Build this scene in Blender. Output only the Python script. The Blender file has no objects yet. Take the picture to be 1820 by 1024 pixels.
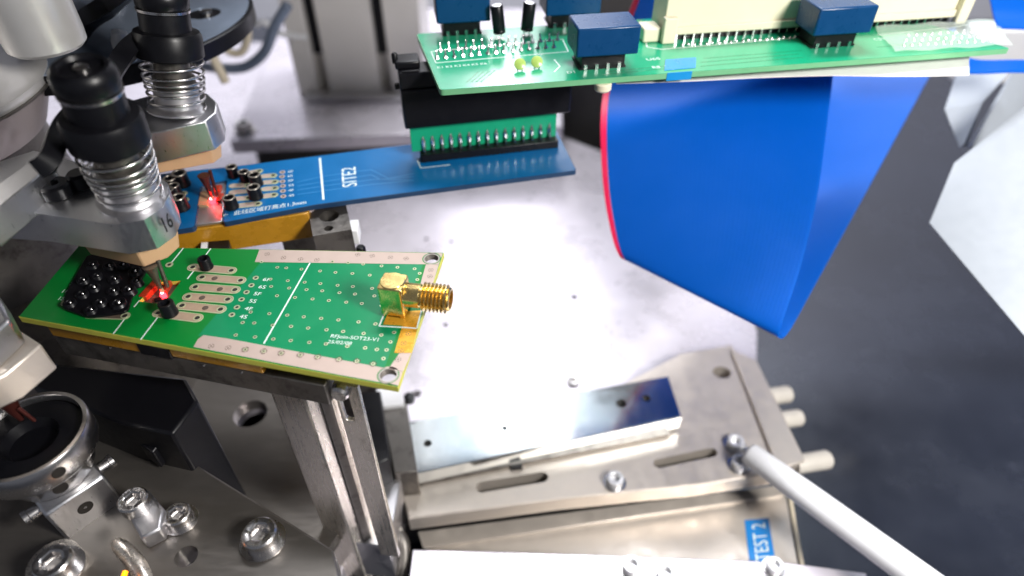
import bpy, math, random
from mathutils import Vector, Matrix
from mathutils.geometry import tessellate_polygon
random.seed(7)
# ------------------------------------------------------------------ camera, light, exposure (1 unit = 1 cm)
sc = bpy.context.scene
sc.unit_settings.scale_length = 0.01
col = sc.collection
FPX, PITCH, CAMZ = 1155.0, math.radians(41.8), 10.6
cd = bpy.data.cameras.new('camera'); cam = bpy.data.objects.new('camera', cd); col.objects.link(cam)
cd.sensor_width = 36; cd.lens = FPX / 1820 * 36
cd.clip_start = 0.1; cd.clip_end = 500
cam.location = (0, 0, CAMZ); cam.rotation_euler = (math.pi/2 - PITCH, 0, 0)
cd.dof.use_dof = True; cd.dof.focus_distance = 16.2
sc.camera = cam
cd.dof.aperture_fstop = 0.075   # units are centimetres: an opening of about 2 mm, as in a phone
world = bpy.data.worlds.new('World'); sc.world = world; world.use_nodes = True
bg = world.node_tree.nodes['Background']; bg.inputs[0].default_value = (0.62, 0.66, 0.78, 1); bg.inputs[1].default_value = 0.17
def area(name, loc, target, sx, sy, power, color):
    ld = bpy.data.lights.new(name, 'AREA'); ld.shape = 'RECTANGLE'; ld.size = sx; ld.size_y = sy
    ld.energy = power; ld.color = color
    o = bpy.data.objects.new(name, ld); col.objects.link(o); o.location = loc
    o.rotation_euler = (Vector(target) - Vector(loc)).to_track_quat('-Z', 'Y').to_euler()
    return o
area('ceiling_panel_lamp', (0, 76, 80), (0, 14, -8), 120, 62, 22500, (0.74, 0.88, 1.0))
area('bench_lamp', (21, -4, 18), (9, 17, -8), 7, 7, 15000, (1.0, 0.97, 0.93))
area('tube_lamp', (1.6, 49, 40), (0.5, 14, -9), 6, 42, 4800, (1, 1, 1))
area('wall_lamp', (-1, 79, 31), (0, 18, 3), 8, 8, 1500, (1, 1, 1))
area('wall_fill_light', (0, 52, 74), (0, 82, 16), 60, 14, 125000, (0.95, 0.96, 1.0))  # unseen fill light, added to brighten the back wall
vs = sc.view_settings; vs.view_transform = 'Standard'; vs.look = 'None'; vs.exposure = 0.28; vs.gamma = 1.0
vs.use_curve_mapping = False
sc.cycles.use_denoising = True
sc.cycles.max_bounces = 8; sc.cycles.caustics_reflective = False; sc.cycles.caustics_refractive = False

_c, _s = math.cos(PITCH), math.sin(PITCH)
def at(u, v, z):
    """the point of the level z that is seen at (u, v) in the photograph"""
    x = (u-910)/FPX; y = (512-v)/FPX
    d = Vector((x, _c + y*_s, -_s + y*_c)); t = (z-CAMZ)/d.z
    return Vector((d.x*t, d.y*t, z))
def atY(u, v, Y):
    x = (u-910)/FPX; y = (512-v)/FPX
    d = Vector((x, _c + y*_s, -_s + y*_c)); t = Y/d.y
    return Vector((d.x*t, Y, CAMZ + d.z*t))
def flat(pts, z): return [at(u, v, z) for u, v in pts]

# ------------------------------------------------------------------ materials
def mat(name, color, rough=0.5, metal=0.0, spec=0.5, var=0.12, scale=3.0, rvar=0.12, bump=0.0, bscale=40.0,
        coat=0.0, stretch=None, dirt=None, emit=None, alpha=1.0, trans=0.0, sss=0.0):
    m = bpy.data.materials.new(name); m.use_nodes = True
    nt = m.node_tree; N = nt.nodes; L = nt.links; b = N['Principled BSDF']
    b.inputs['Metallic'].default_value = metal; b.inputs['Roughness'].default_value = rough
    b.inputs['Specular IOR Level'].default_value = spec
    b.inputs['Coat Weight'].default_value = coat; b.inputs['Coat Roughness'].default_value = 0.12
    tc = N.new('ShaderNodeTexCoord'); mp = N.new('ShaderNodeMapping'); L.new(tc.outputs['Object'], mp.inputs[0])
    if stretch: mp.inputs['Scale'].default_value = stretch
    n = N.new('ShaderNodeTexNoise'); n.inputs['Scale'].default_value = scale; n.inputs['Detail'].default_value = 6
    n.inputs['Roughness'].default_value = 0.65
    L.new(mp.outputs[0], n.inputs['Vector'])
    mix = N.new('ShaderNodeMix'); mix.data_type = 'RGBA'
    c = Vector(color[:3])
    lo = [max(0, x*(1-var)) for x in c]; hi = [min(1, x*(1+var)) for x in c]
    mix.inputs['A'].default_value = (*lo, 1); mix.inputs['B'].default_value = (*hi, 1)
    L.new(n.outputs['Fac'], mix.inputs['Factor'])
    out = mix.outputs['Result']
    if dirt:
        n2 = N.new('ShaderNodeTexNoise'); n2.inputs['Scale'].default_value = dirt[1]; n2.inputs['Detail'].default_value = 8
        n2.inputs['Roughness'].default_value = 0.7
        L.new(tc.outputs['Object'], n2.inputs['Vector'])
        r = N.new('ShaderNodeMapRange'); r.inputs['From Min'].default_value = dirt[2]; r.inputs['From Max'].default_value = dirt[3]
        L.new(n2.outputs['Fac'], r.inputs['Value'])
        m2 = N.new('ShaderNodeMix'); m2.data_type = 'RGBA'; m2.inputs['B'].default_value = (*dirt[0], 1)
        L.new(out, m2.inputs['A']); L.new(r.outputs[0], m2.inputs['Factor']); out = m2.outputs['Result']
    L.new(out, b.inputs['Base Color'])
    if rvar:
        r = N.new('ShaderNodeMapRange'); r.inputs['From Min'].default_value = 0.3; r.inputs['From Max'].default_value = 0.7
        r.inputs['To Min'].default_value = max(0.02, rough-rvar); r.inputs['To Max'].default_value = min(1, rough+rvar)
        L.new(n.outputs['Fac'], r.inputs['Value']); L.new(r.outputs[0], b.inputs['Roughness'])
    if bump:
        n3 = N.new('ShaderNodeTexNoise'); n3.inputs['Scale'].default_value = bscale; n3.inputs['Detail'].default_value = 4
        L.new(mp.outputs[0], n3.inputs['Vector'])
        bp = N.new('ShaderNodeBump'); bp.inputs['Strength'].default_value = bump; bp.inputs['Distance'].default_value = 0.02
        L.new(n3.outputs['Fac'], bp.inputs['Height']); L.new(bp.outputs[0], b.inputs['Normal'])
    if emit:
        b.inputs['Emission Color'].default_value = (*emit[0], 1); b.inputs['Emission Strength'].default_value = emit[1]
    if trans: b.inputs['Transmission Weight'].default_value = trans
    b.inputs['Alpha'].default_value = alpha
    return m
M = {}
M['fr4'] = mat('fr4_edge', (0.62, 0.60, 0.09), 0.45, var=0.2, scale=2)
M['mask'] = mat('green_solder_mask', (0.0, 0.20, 0.028), 0.36, spec=0.35, var=0.12, scale=1.2, rvar=0.05, coat=0.05)
M['pour'] = mat('green_mask_over_copper', (0.0, 0.225, 0.085), 0.36, spec=0.4, var=0.15, scale=0.8, rvar=0.05, coat=0.05)
M['tin'] = mat('tinned_copper', (0.50, 0.39, 0.335), 0.5, metal=0.15, var=0.08, scale=3, rvar=0.08)
M['etch'] = mat('etched_mark', (0.10, 0.07, 0.05), 0.6)
M['ring'] = mat('plated_ring', (0.62, 0.66, 0.42), 0.35, metal=0.5)
M['goldpad'] = mat('pad_copper', (0.52, 0.38, 0.27), 0.42, metal=0.35, var=0.15, scale=6)
M['hole'] = mat('drilled_hole', (0.015, 0.012, 0.01), 0.6)
M['silk'] = mat('white_silkscreen', (0.75, 0.85, 0.80), 0.6, var=0.15, scale=20)
M['gold'] = mat('gold_plating', (1.0, 0.72, 0.29), 0.24, metal=1.0, var=0.08, scale=5, rvar=0.08)
M['flux'] = mat('amber_flux_copper', (0.72, 0.36, 0.03), 0.3, metal=0.3, var=0.15, scale=4)
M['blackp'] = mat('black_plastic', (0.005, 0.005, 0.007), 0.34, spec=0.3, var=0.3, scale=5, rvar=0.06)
M['blackm'] = mat('black_anodised_metal', (0.006, 0.006, 0.008), 0.36, spec=0.3, var=0.3, rvar=0.06)
M['alu'] = mat('machined_aluminium', (0.72, 0.72, 0.74), 0.34, metal=1.0, var=0.06, scale=6, rvar=0.08, stretch=(1, 6, 1))
M['alu2'] = mat('satin_aluminium', (0.64, 0.63, 0.65), 0.42, metal=1.0, var=0.07, scale=3, rvar=0.1, bump=0.05, bscale=60)
M['steel'] = mat('polished_steel', (0.60, 0.58, 0.57), 0.26, metal=1.0, var=0.05, scale=2, rvar=0.03)
M['steeld'] = mat('dull_dark_steel', (0.20, 0.185, 0.17), 0.45, metal=0.9, var=0.2, scale=4, rvar=0.1, dirt=((0.04, 0.035, 0.03), 1.5, 0.5, 0.75))
M['steelb'] = mat('brushed_steel', (0.74, 0.68, 0.61), 0.30, metal=0.85, var=0.22, scale=3, rvar=0.12, stretch=(4, 4, 0.35), dirt=((0.22, 0.18, 0.14), 0.9, 0.55, 0.8))
M['nickel'] = mat('nickel_plate_tool_steel', (0.70, 0.63, 0.56), 0.42, metal=0.6, var=0.1, scale=2, rvar=0.1)
M['base'] = mat('ground_white_plate', (0.66, 0.62, 0.67), 0.29, metal=0.5, var=0.05, scale=0.4, rvar=0.07, dirt=((0.59, 0.555, 0.595), 0.3, 0.48, 0.8))
M['mirror'] = mat('lapped_bar', (0.74, 0.78, 0.80), 0.16, metal=1.0, var=0.03, scale=2, rvar=0.04)
M['peek'] = mat('beige_plastic_tip', (0.58, 0.36, 0.20), 0.45, var=0.1, scale=2, sss=0.1)
M['kapton'] = mat('amber_tape', (0.50, 0.24, 0.015), 0.28, metal=0.15, var=0.3, scale=1.6, rvar=0.12, bump=0.5, bscale=2.5, coat=0.4)
M['bluemask'] = mat('blue_solder_mask', (0.0, 0.125, 0.345), 0.36, spec=0.4, var=0.25, scale=0.7, rvar=0.06, coat=0.05)
M['bluetrace'] = mat('blue_trace', (0.03, 0.20, 0.46), 0.35)
M['blueedge'] = mat('blue_board_edge', (0.01, 0.04, 0.10), 0.5)
M['ribbon'] = mat('blue_ribbon_cable', (0.0, 0.14, 0.62), 0.37, spec=0.38, var=0.08, scale=0.4, rvar=0.05)
nt = M['ribbon'].node_tree; tr = nt.nodes.new('ShaderNodeBsdfTranslucent'); tr.inputs[0].default_value = (0.0, 0.42, 0.90, 1)
mx = nt.nodes.new('ShaderNodeMixShader'); mx.inputs[0].default_value = 0.45   # thin PVC lets some light through
nt.links.new(nt.nodes['Principled BSDF'].outputs[0], mx.inputs[1]); nt.links.new(tr.outputs[0], mx.inputs[2])
nt.links.new(mx.outputs[0], nt.nodes['Material Output'].inputs[0])
M['redline'] = mat('red_stripe', (0.75, 0.01, 0.08), 0.4)
M['relay'] = mat('dark_blue_relay', (0.003, 0.045, 0.14), 0.3, spec=0.35, var=0.15, scale=3, rvar=0.06)
M['ivory'] = mat('ivory_plastic', (0.72, 0.67, 0.50), 0.42, var=0.05, scale=2)
M['topmask'] = mat('bright_green_solder_mask', (0.01, 0.33, 0.165), 0.2, var=0.2, scale=1.0, rvar=0.05, coat=0.2)
M['topedge'] = mat('green_board_edge', (0.16, 0.42, 0.22), 0.4, var=0.15)
M['solder'] = mat('solder', (0.75, 0.76, 0.76), 0.2, metal=1.0)
M['white'] = mat('white_plastic', (0.78, 0.78, 0.80), 0.45, var=0.04)
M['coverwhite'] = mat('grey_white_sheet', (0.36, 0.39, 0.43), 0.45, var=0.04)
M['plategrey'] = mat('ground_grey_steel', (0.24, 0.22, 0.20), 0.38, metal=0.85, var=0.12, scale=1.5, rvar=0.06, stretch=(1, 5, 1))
M['pillar'] = mat('anodised_pillar', (0.74, 0.71, 0.68), 0.4, metal=0.25, var=0.05, scale=0.6)
M['brownbox'] = mat('brown_grey_paint', (0.075, 0.062, 0.05), 0.5, var=0.1, scale=0.5)
M['holering'] = mat('bare_copper_rim', (0.34, 0.31, 0.27), 0.4, metal=0.6)
M['tracegreen'] = mat('green_trace', (0.01, 0.22, 0.10), 0.25)
M['drumlow'] = mat('brown_grey_casting', (0.24, 0.205, 0.19), 0.42, metal=0.5, var=0.12, scale=0.8)
M['rodwhite'] = mat('white_rod_paint', (0.88, 0.88, 0.90), 0.35, var=0.04, dirt=((0.6, 0.6, 0.62), 1.2, 0.6, 0.85))
M['peg'] = mat('pale_peg', (0.60, 0.56, 0.50), 0.4)
M['film'] = mat('white_film', (0.82, 0.80, 0.78), 0.4, var=0.05)
M['clear'] = mat('clear_tape', (0.75, 0.88, 0.80), 0.15, var=0.1, scale=2, alpha=0.2, bump=0.4, bscale=3)
M['bluetape'] = mat('blue_tape', (0.01, 0.25, 0.60), 0.35)
M['floor'] = mat('dark_bench_top', (0.016, 0.020, 0.034), 0.24, spec=1.0, coat=0.5, var=0.35, scale=0.25, rvar=0.10, dirt=((0.09, 0.10, 0.13), 0.45, 0.62, 0.9))
M['wall'] = mat('pale_back_wall', (0.72, 0.71, 0.76), 0.6, var=0.05, scale=0.1)
M['darkpanel'] = mat('dark_panel', (0.055, 0.052, 0.05), 0.5, var=0.15, scale=0.4)
M['rubber'] = mat('grey_blue_hose', (0.16, 0.20, 0.28), 0.35, var=0.1)
M['cream'] = mat('cream_hose', (0.68, 0.60, 0.46), 0.4, var=0.1)
M['pickred'] = mat('dark_red_brown_nozzle', (0.10, 0.025, 0.02), 0.35, metal=0.5, var=0.2)
M['led'] = mat('red_led', (0.8, 0.02, 0.02), 0.3, emit=((1.0, 0.02, 0.03), 9.0))
M['ledcore'] = mat('led_core', (0.9, 0.3, 0.3), 0.3, emit=((1.0, 0.42, 0.45), 7.0))
M['palescrew'] = mat('bright_zinc', (0.82, 0.82, 0.84), 0.33, metal=0.45)
M['redlit'] = mat('red_lit_socket', (0.42, 0.04, 0.015), 0.3, emit=None)  # red light of the LED put into the jaw colour
M['orange'] = mat('orange_lamp', (0.9, 0.3, 0.0), 0.3, emit=((1.0, 0.28, 0.0), 3.0))
M['labelblue'] = mat('blue_label', (0.01, 0.22, 0.62), 0.4)
M['ink'] = mat('black_ink', (0.012, 0.012, 0.014), 0.5)
M['ceramic'] = mat('yellow_green_epoxy', (0.36, 0.50, 0.12), 0.3)
M['drum'] = mat('brushed_drum', (0.80, 0.78, 0.76), 0.36, metal=0.55, var=0.06, scale=1, rvar=0.08)
M['discglass'] = mat('pale_blue_disc_face', (0.55, 0.66, 0.85), 0.15, metal=0.6, var=0.05)

# ------------------------------------------------------------------ mesh helpers
class MB:
    def __init__(s): s.v = []; s.f = []; s.m = []
    def add(s, vs, fs, mi=0):
        o = len(s.v); s.v += [Vector(p) for p in vs]; s.f += [tuple(i+o for i in f) for f in fs]; s.m += [mi]*len(fs); return s
    def box(s, c, size, rz=0, mi=0, axes=None):
        c = Vector(c); hx, hy, hz = [x/2 for x in size]
        if axes is None:
            ax = (Vector((math.cos(rz), math.sin(rz), 0)), Vector((-math.sin(rz), math.cos(rz), 0)), Vector((0, 0, 1)))
        else: ax = [Vector(a).normalized() for a in axes]
        vs = [c + ax[0]*x*hx + ax[1]*y*hy + ax[2]*z*hz for z in (-1, 1) for y in (-1, 1) for x in (-1, 1)]
        return s.add(vs, [(0, 2, 3, 1), (4, 5, 7, 6), (0, 1, 5, 4), (2, 6, 7, 3), (0, 4, 6, 2), (1, 3, 7, 5)], mi)
    def prism(s, poly, z0, z1, holes=(), mi=0, shift=(0, 0), chamfer=0.0):
        """upright plate: outline poly (x, y), drilled with holes"""
        def ccw(p):
            p = [(q[0], q[1]) for q in p]
            a = sum(p[i][0]*p[(i+1) % len(p)][1] - p[(i+1) % len(p)][0]*p[i][1] for i in range(len(p)))
            return p if a > 0 else p[::-1]
        loops = [ccw(poly)] + [ccw(h)[::-1] for h in holes]
        if chamfer:
            o = loops[0]; m = len(o); ins = []
            for i in range(m):
                p, q, r = Vector(o[i-1]), Vector(o[i]), Vector(o[(i+1) % m])
                d0 = (q-p).normalized(); d1 = (r-q).normalized(); n0 = Vector((-d0.y, d0.x)); n1 = Vector((-d1.y, d1.x))
                bis = (n0+n1); ins.append((q + bis*(chamfer/max(0.3, 1+n0.dot(n1))))[:])
            k0 = len(s.v)
            s.v += [Vector((x, y, z1-chamfer)) for x, y in o] + [Vector((x, y, z1)) for x, y in ins] + [Vector((x, y, z0)) for x, y in o]
            for i in range(m):
                j = (i+1) % m
                s.f += [(k0+i, k0+j, k0+m+j, k0+m+i), (k0+2*m+i, k0+2*m+j, k0+j, k0+i)]; s.m += [mi, mi]
            loops[0] = ins
        allp = [q for l in loops for q in l]; n = len(allp)
        tri = tessellate_polygon([[Vector((x, y, 0)) for x, y in l] for l in loops])
        vs = [(x+shift[0], y+shift[1], z1) for x, y in allp] + [(x, y, z0) for x, y in allp]
        fs = []
        if not holes and len(poly) <= 64 and convex(loops[0]):
            fs = [tuple(range(n)), tuple(range(2*n-1, n-1, -1))]
        else:
            for t in tri:
                a, b, c = [Vector(allp[i]) for i in t]
                if (b-a).cross(c-a) < 0: t = t[::-1]
                fs += [tuple(t), tuple(i+n for i in t[::-1])]
        k = 0
        for li, l in enumerate(loops):
            m = len(l)
            if chamfer and li == 0: k += m; continue
            for i in range(m):
                j = (i+1) % m; fs.append((k+i, n+k+i, n+k+j, k+j))
            k += m
        return s.add(vs, fs, mi)
    def lathe(s, base, axis, prof, n=32, mi=0, hexr=None, cap=True):
        """profile of (radius, height) turned about an axis"""
        base = Vector(base); ax = Vector(axis).normalized()
        t = Vector((1, 0, 0)) if abs(ax.x) < 0.9 else Vector((0, 1, 0))
        e1 = (t - ax*t.dot(ax)).normalized(); e2 = ax.cross(e1)
        vs = []; fs = []
        for k, (r, h) in enumerate(prof):
            for i in range(n):
                a = 2*math.pi*i/n; rr = r
                if hexr and k in hexr: rr = r*math.cos(math.pi/6)/math.cos((a % (math.pi/3)) - math.pi/6)
                vs.append(base + ax*h + (e1*math.cos(a) + e2*math.sin(a))*rr)
        for k in range(len(prof)-1):
            for i in range(n):
                j = (i+1) % n; fs.append((k*n+i, k*n+j, (k+1)*n+j, (k+1)*n+i))
        if cap and prof[0][0] > 1e-5: fs.append(tuple(range(n-1, -1, -1)))
        if cap and prof[-1][0] > 1e-5: o = (len(prof)-1)*n; fs.append(tuple(o+i for i in range(n)))
        return s.add(vs, fs, mi)
    def cyl(s, p0, p1, r, n=24, mi=0, r1=None):
        p0 = Vector(p0); p1 = Vector(p1); h = (p1-p0).length
        return s.lathe(p0, p1-p0, [(r, 0), (r if r1 is None else r1, h)], n, mi)
    def tube(s, path, r, n=12, mi=0, cap=True):
        P = [Vector(p) for p in path]; vs = []; fs = []; nrm = None
        for k, p in enumerate(P):
            d = (P[min(k+1, len(P)-1)] - P[max(k-1, 0)]).normalized()
            if nrm is None:
                t = Vector((0, 0, 1)) if abs(d.z) < 0.9 else Vector((1, 0, 0)); nrm = (t - d*t.dot(d)).normalized()
            else: nrm = (nrm - d*nrm.dot(d)).normalized()
            b = d.cross(nrm)
            rr = r[k] if isinstance(r, (list, tuple)) else r
            for i in range(n):
                a = 2*math.pi*i/n; vs.append(p + (nrm*math.cos(a) + b*math.sin(a))*rr)
        for k in range(len(P)-1):
            for i in range(n):
                j = (i+1) % n; fs.append((k*n+i, k*n+j, (k+1)*n+j, (k+1)*n+i))
        if cap: fs.append(tuple(range(n-1, -1, -1))); o = (len(P)-1)*n; fs.append(tuple(o+i for i in range(n)))
        return s.add(vs, fs, mi)
    def sheet(s, grid, th, mi=0):
        """a bent sheet of thickness th through a grid of points [row][column]"""
        R = len(grid); C = len(grid[0]); G = [[Vector(p) for p in r] for r in grid]; top = []; bot = []
        for i in range(R):
            for j in range(C):
                du = G[i][min(j+1, C-1)] - G[i][max(j-1, 0)]; dv = G[min(i+1, R-1)][j] - G[max(i-1, 0)][j]
                nn = du.cross(dv); nn = nn.normalized() if nn.length > 1e-9 else Vector((0, 0, 1))
                top.append(G[i][j] + nn*th/2); bot.append(G[i][j] - nn*th/2)
        o = R*C; fs = []
        for i in range(R-1):
            for j in range(C-1):
                a, b, c, d = i*C+j, i*C+j+1, (i+1)*C+j+1, (i+1)*C+j
                fs += [(a, b, c, d), (o+d, o+c, o+b, o+a)]
        edge = [i for i in range(C)] + [i*C+C-1 for i in range(1, R)] + [(R-1)*C+j for j in range(C-2, -1, -1)] + [i*C for i in range(R-2, 0, -1)]
        for k in range(len(edge)):
            a, b = edge[k], edge[(k+1) % len(edge)]; fs.append((b, a, o+a, o+b))
        return s.add(top+bot, fs, mi)
def convex(p):
    n = len(p); s = 0
    for i in range(n):
        a, b, c = Vector(p[i]), Vector(p[(i+1) % n]), Vector(p[(i+2) % n])
        if (b-a).cross(c-b) < -1e-9: return False
    return True
def circle(cx, cy, r, n=24, ry=None): return [(cx + r*math.cos(2*math.pi*i/n), cy + (ry or r)*math.sin(2*math.pi*i/n)) for i in range(n)]
def stadium(a, b, r, n=8):
    a = Vector(a[:2]); b = Vector(b[:2]); d = (b-a).normalized(); t = math.atan2(d.y, d.x); out = []
    for i in range(n+1): an = t - math.pi/2 + math.pi*i/n; out.append((b.x + r*math.cos(an), b.y + r*math.sin(an)))
    for i in range(n+1): an = t + math.pi/2 + math.pi*i/n; out.append((a.x + r*math.cos(an), a.y + r*math.sin(an)))
    return out
def rounded(poly, r, n=5):
    out = []; P = [Vector((p[0], p[1])) for p in poly]; k = len(P)
    for i in range(k):
        a, b, c = P[i-1], P[i], P[(i+1) % k]
        u = (a-b); w = (c-b); rr = min(r, u.length*0.45, w.length*0.45)
        p0 = b + u.normalized()*rr; p1 = b + w.normalized()*rr
        for j in range(n+1):
            t = j/n; out.append(((1-t)**2*p0 + 2*t*(1-t)*b + t*t*p1)[:])
    return out
def spline(pts, n=8):
    P = [Vector(p) for p in pts]; out = []
    for i in range(len(P)-1):
        a, b, c, d = P[max(i-1, 0)], P[i], P[i+1], P[min(i+2, len(P)-1)]
        for j in range(n):
            t = j/n
            out.append(0.5*((2*b) + (c-a)*t + (2*a-5*b+4*c-d)*t*t + (3*b-a-3*c+d)*t**3))
    out.append(P[-1]); return out
WORLD = {}
def link(name, me, parent=None, origin=None):
    o = bpy.data.objects.new(name, me); col.objects.link(o)
    po = WORLD[parent.name] if parent else Vector((0, 0, 0))
    og = Vector(origin) if origin is not None else po
    if parent: o.parent = parent; o.location = og - po
    else: o.location = og
    WORLD[o.name] = og
    return o
def mesh(name, mb, mats, smooth=38, origin=(0, 0, 0)):
    me = bpy.data.meshes.new(name); og = Vector(origin)
    me.from_pydata([v - og for v in mb.v], [], mb.f)
    for m in (mats if isinstance(mats, (list, tuple)) else [mats]): me.materials.append(M[m])
    me.polygons.foreach_set('material_index', mb.m)
    me.polygons.foreach_set('use_smooth', [smooth > 0]*len(mb.f))
    me.validate()
    if smooth > 0: me.set_sharp_from_angle(angle=math.radians(smooth))
    return me
def obj(name, mb, mats, parent=None, bevel=0, smooth=38, label=None, origin=None):
    og = Vector(origin) if origin is not None else (WORLD[parent.name] if parent else Vector((0, 0, 0)))
    o = link(name, mesh(name, mb, mats, smooth, og), parent, og)
    if bevel:
        b = o.modifiers.new('bevel', 'BEVEL'); b.width = bevel; b.segments = 2; b.limit_method = 'ANGLE'; b.angle_limit = math.radians(40)
        b.harden_normals = False
    if label: o['label'] = label
    return o
def inst(name, me, parent, loc, rz=0, scale=1.0, axis=None):
    o = link(name, me, parent, loc); o.rotation_euler.z = rz
    if axis is not None: o.rotation_euler = Vector((0, 0, 1)).rotation_difference(Vector(axis)).to_euler()
    o.scale = (scale,)*3
    return o
def thing(name, label, cat, loc, group=None):
    o = bpy.data.objects.new(name, None); col.objects.link(o); o.location = loc; o.empty_display_size = 0.2
    WORLD[o.name] = Vector(loc); tag(o, label, cat, group); return o
def tag(o, label, cat, group=None):
    o['label'] = label; o['category'] = cat
    if group: o['group'] = group
    return o
def struct(name, mb, m, bevel=0):
    o = obj(name, mb, m, None, bevel); o['kind'] = 'structure'; return o
def text(name, s, origin, xd, yd, size, m, parent, thick=0.004, bold=0.0, space=1.0):
    """flat lettering; origin = lower left corner"""
    cu = bpy.data.curves.new(name, 'FONT'); cu.body = s; cu.size = 1.0; cu.extrude = 0.0; cu.space_character = space; cu.offset = bold
    cu.resolution_u = 3
    t = bpy.data.objects.new('tmp', cu); col.objects.link(t)
    dg = bpy.context.evaluated_depsgraph_get()
    me = bpy.data.meshes.new_from_object(t.evaluated_get(dg)); bpy.data.objects.remove(t)
    xd = Vector(xd).normalized(); yd = Vector(yd).normalized(); n = xd.cross(yd)
    sx, sy = (size if isinstance(size, tuple) else (size, size))
    og = WORLD[parent.name]
    for v in me.vertices: v.co = Vector(origin) + xd*v.co.x*sx + yd*v.co.y*sy + n*thick - og
    me.materials.clear(); me.materials.append(M[m])
    for p in me.polygons: p.material_index = 0
    return link(name, me, parent, og)
def cap_screw_mesh():
    b = MB(); b.lathe((0, 0, 0), (0, 0, 1), [(1, 0), (1, 0.86), (0.9, 0.97), (0.62, 0.97), (0.56, 0.9), (0.54, 0.35), (0.001, 0.3)], 24, hexr=(4, 5))
    return mesh('cap_screw', b, 'steel', 30)
SCREW = cap_screw_mesh(); PALE = SCREW.copy(); PALE.materials[0] = M['palescrew']
def washer_mesh():
    b = MB(); b.lathe((0, 0, 0), (0, 0, 1), [(0.55, 0), (1.3, 0), (1.34, 0.05), (1.32, 0.13), (0.9, 0.14)], 24); return mesh('washer', b, 'steel', 30)
WASHER = washer_mesh()
def cap_screw(parent, p, r, axis=(0, 0, 1), washer=True, pale=False):
    p = Vector(p); a = Vector(axis).normalized()
    if washer:
        w = inst('washer', WASHER, parent, p + a*0.002, scale=r, axis=a)
    return inst('cap_screw', PALE if pale else SCREW, parent, p + a*(0.14*r if washer else 0.002), scale=r, axis=a)

# ================================================================== SETTING
BZ = -11.0
b = MB(); b.prism([(-140, -40), (180, -40), (180, 150), (-140, 150)], -18.3, -18.0); struct('bench_top', b, 'floor')
b = MB(); b.box((10, 82, 20), (260, 1.5, 76)); struct('back_wall', b, 'wall')
edge = [at(u, v, BZ)[:2] for u, v in ((1345, 668), (1347, 590), (1318, 500), (1240, 395), (1150, 312), (1075, 271), (990, 238), (880, 218))]
poly = [(10.4, 15.2)] + edge + [(-4, 56), (-55, 56), (-55, 3), (-6, 3), (-5.6, 12.2), (-3.6, 14.0)]
holes = [circle(*at(u, v, BZ)[:2], r, 16) for u, v, r in ((757, 425, .13), (803, 430, .13), (792, 577, .15), (1020, 528, .17))]
holes.append(circle(*at(448, 735, BZ)[:2], 0.72, 28))
holes.append(circle(*at(740, 700, BZ)[:2], 0.2, 16))
b = MB(); b.prism(poly, BZ-0.9, BZ, holes, chamfer=0.06)
base = obj('base_plate', b, 'base'); base['kind'] = 'structure'
b = MB(); b.prism([(-54, 4), (-54, 55), (-5, 55), (8.6, 17), (-4, 14.5)], -17.9, BZ-2.2); struct('machine_bed', b, 'darkpanel')
# raised table behind the boards
TZ = -8.0
tb = [at(u, v, TZ) for u, v in ((408, 252), (1000, 226))]
b = MB(); b.prism([tb[0][:2], tb[1][:2], (tb[1].x+1, 55.5), (tb[0].x-2.2, 55.5)], TZ-0.8, TZ)
t = thing('raised_table', 'white metal table top behind the blue board, carrying the grooved pillar', 'table', (tb[0].x, tb[0].y, BZ))
obj('table_top', b, 'base', t, bevel=0.08)
b = MB(); b.prism([(tb[0].x+0.6, tb[0].y+1.6), (tb[1].x-1, tb[1].y+1.8), (tb[1].x-1, 54.5), (tb[0].x, 54.5)], BZ, TZ-0.801); obj('support_block', b, 'darkpanel', t)
p = at(435, 232, TZ)
cap_screw(t, p, 0.5)
# pillar
P0 = at(533, 170, TZ); P1 = at(757, 176, TZ)
w = P1.x - P0.x; t = thing('grooved_pillar', 'grey aluminium pillar with two dark vertical grooves at the top', 'pillar', ((P0.x+P1.x)/2, P0.y, TZ))
g = 0.36; gx = [P0.x + 0.20*w, P0.x + 0.69*w]; yy = P0.y + 0.02
outl = [(P0.x, yy), (gx[0]-g, yy), (gx[0]-g, yy+1.1), (gx[0]+g, yy+1.1), (gx[0]+g, yy), (gx[1]-g, yy), (gx[1]-g, yy+1.1), (gx[1]+g, yy+1.1), (gx[1]+g, yy), (P1.x, yy), (P1.x, yy+4.5), (P0.x, yy+4.5)]
b = MB(); b.prism(outl, TZ, 22); obj('column', b, 'pillar', t, bevel=0.06)
for x in gx:
    b = MB(); b.box((x, yy+0.75, 8), (2*g-0.02, 0.3, 27)); obj('groove_strip', b, 'blackp', t)
b = MB(); b.box(((P0.x+P1.x)/2+0.2, yy+0.5-0.9, TZ+0.16), (w*0.9, 1.1, 0.30)); obj('foot_plate', b, 'alu2', t, bevel=0.05)
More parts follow.
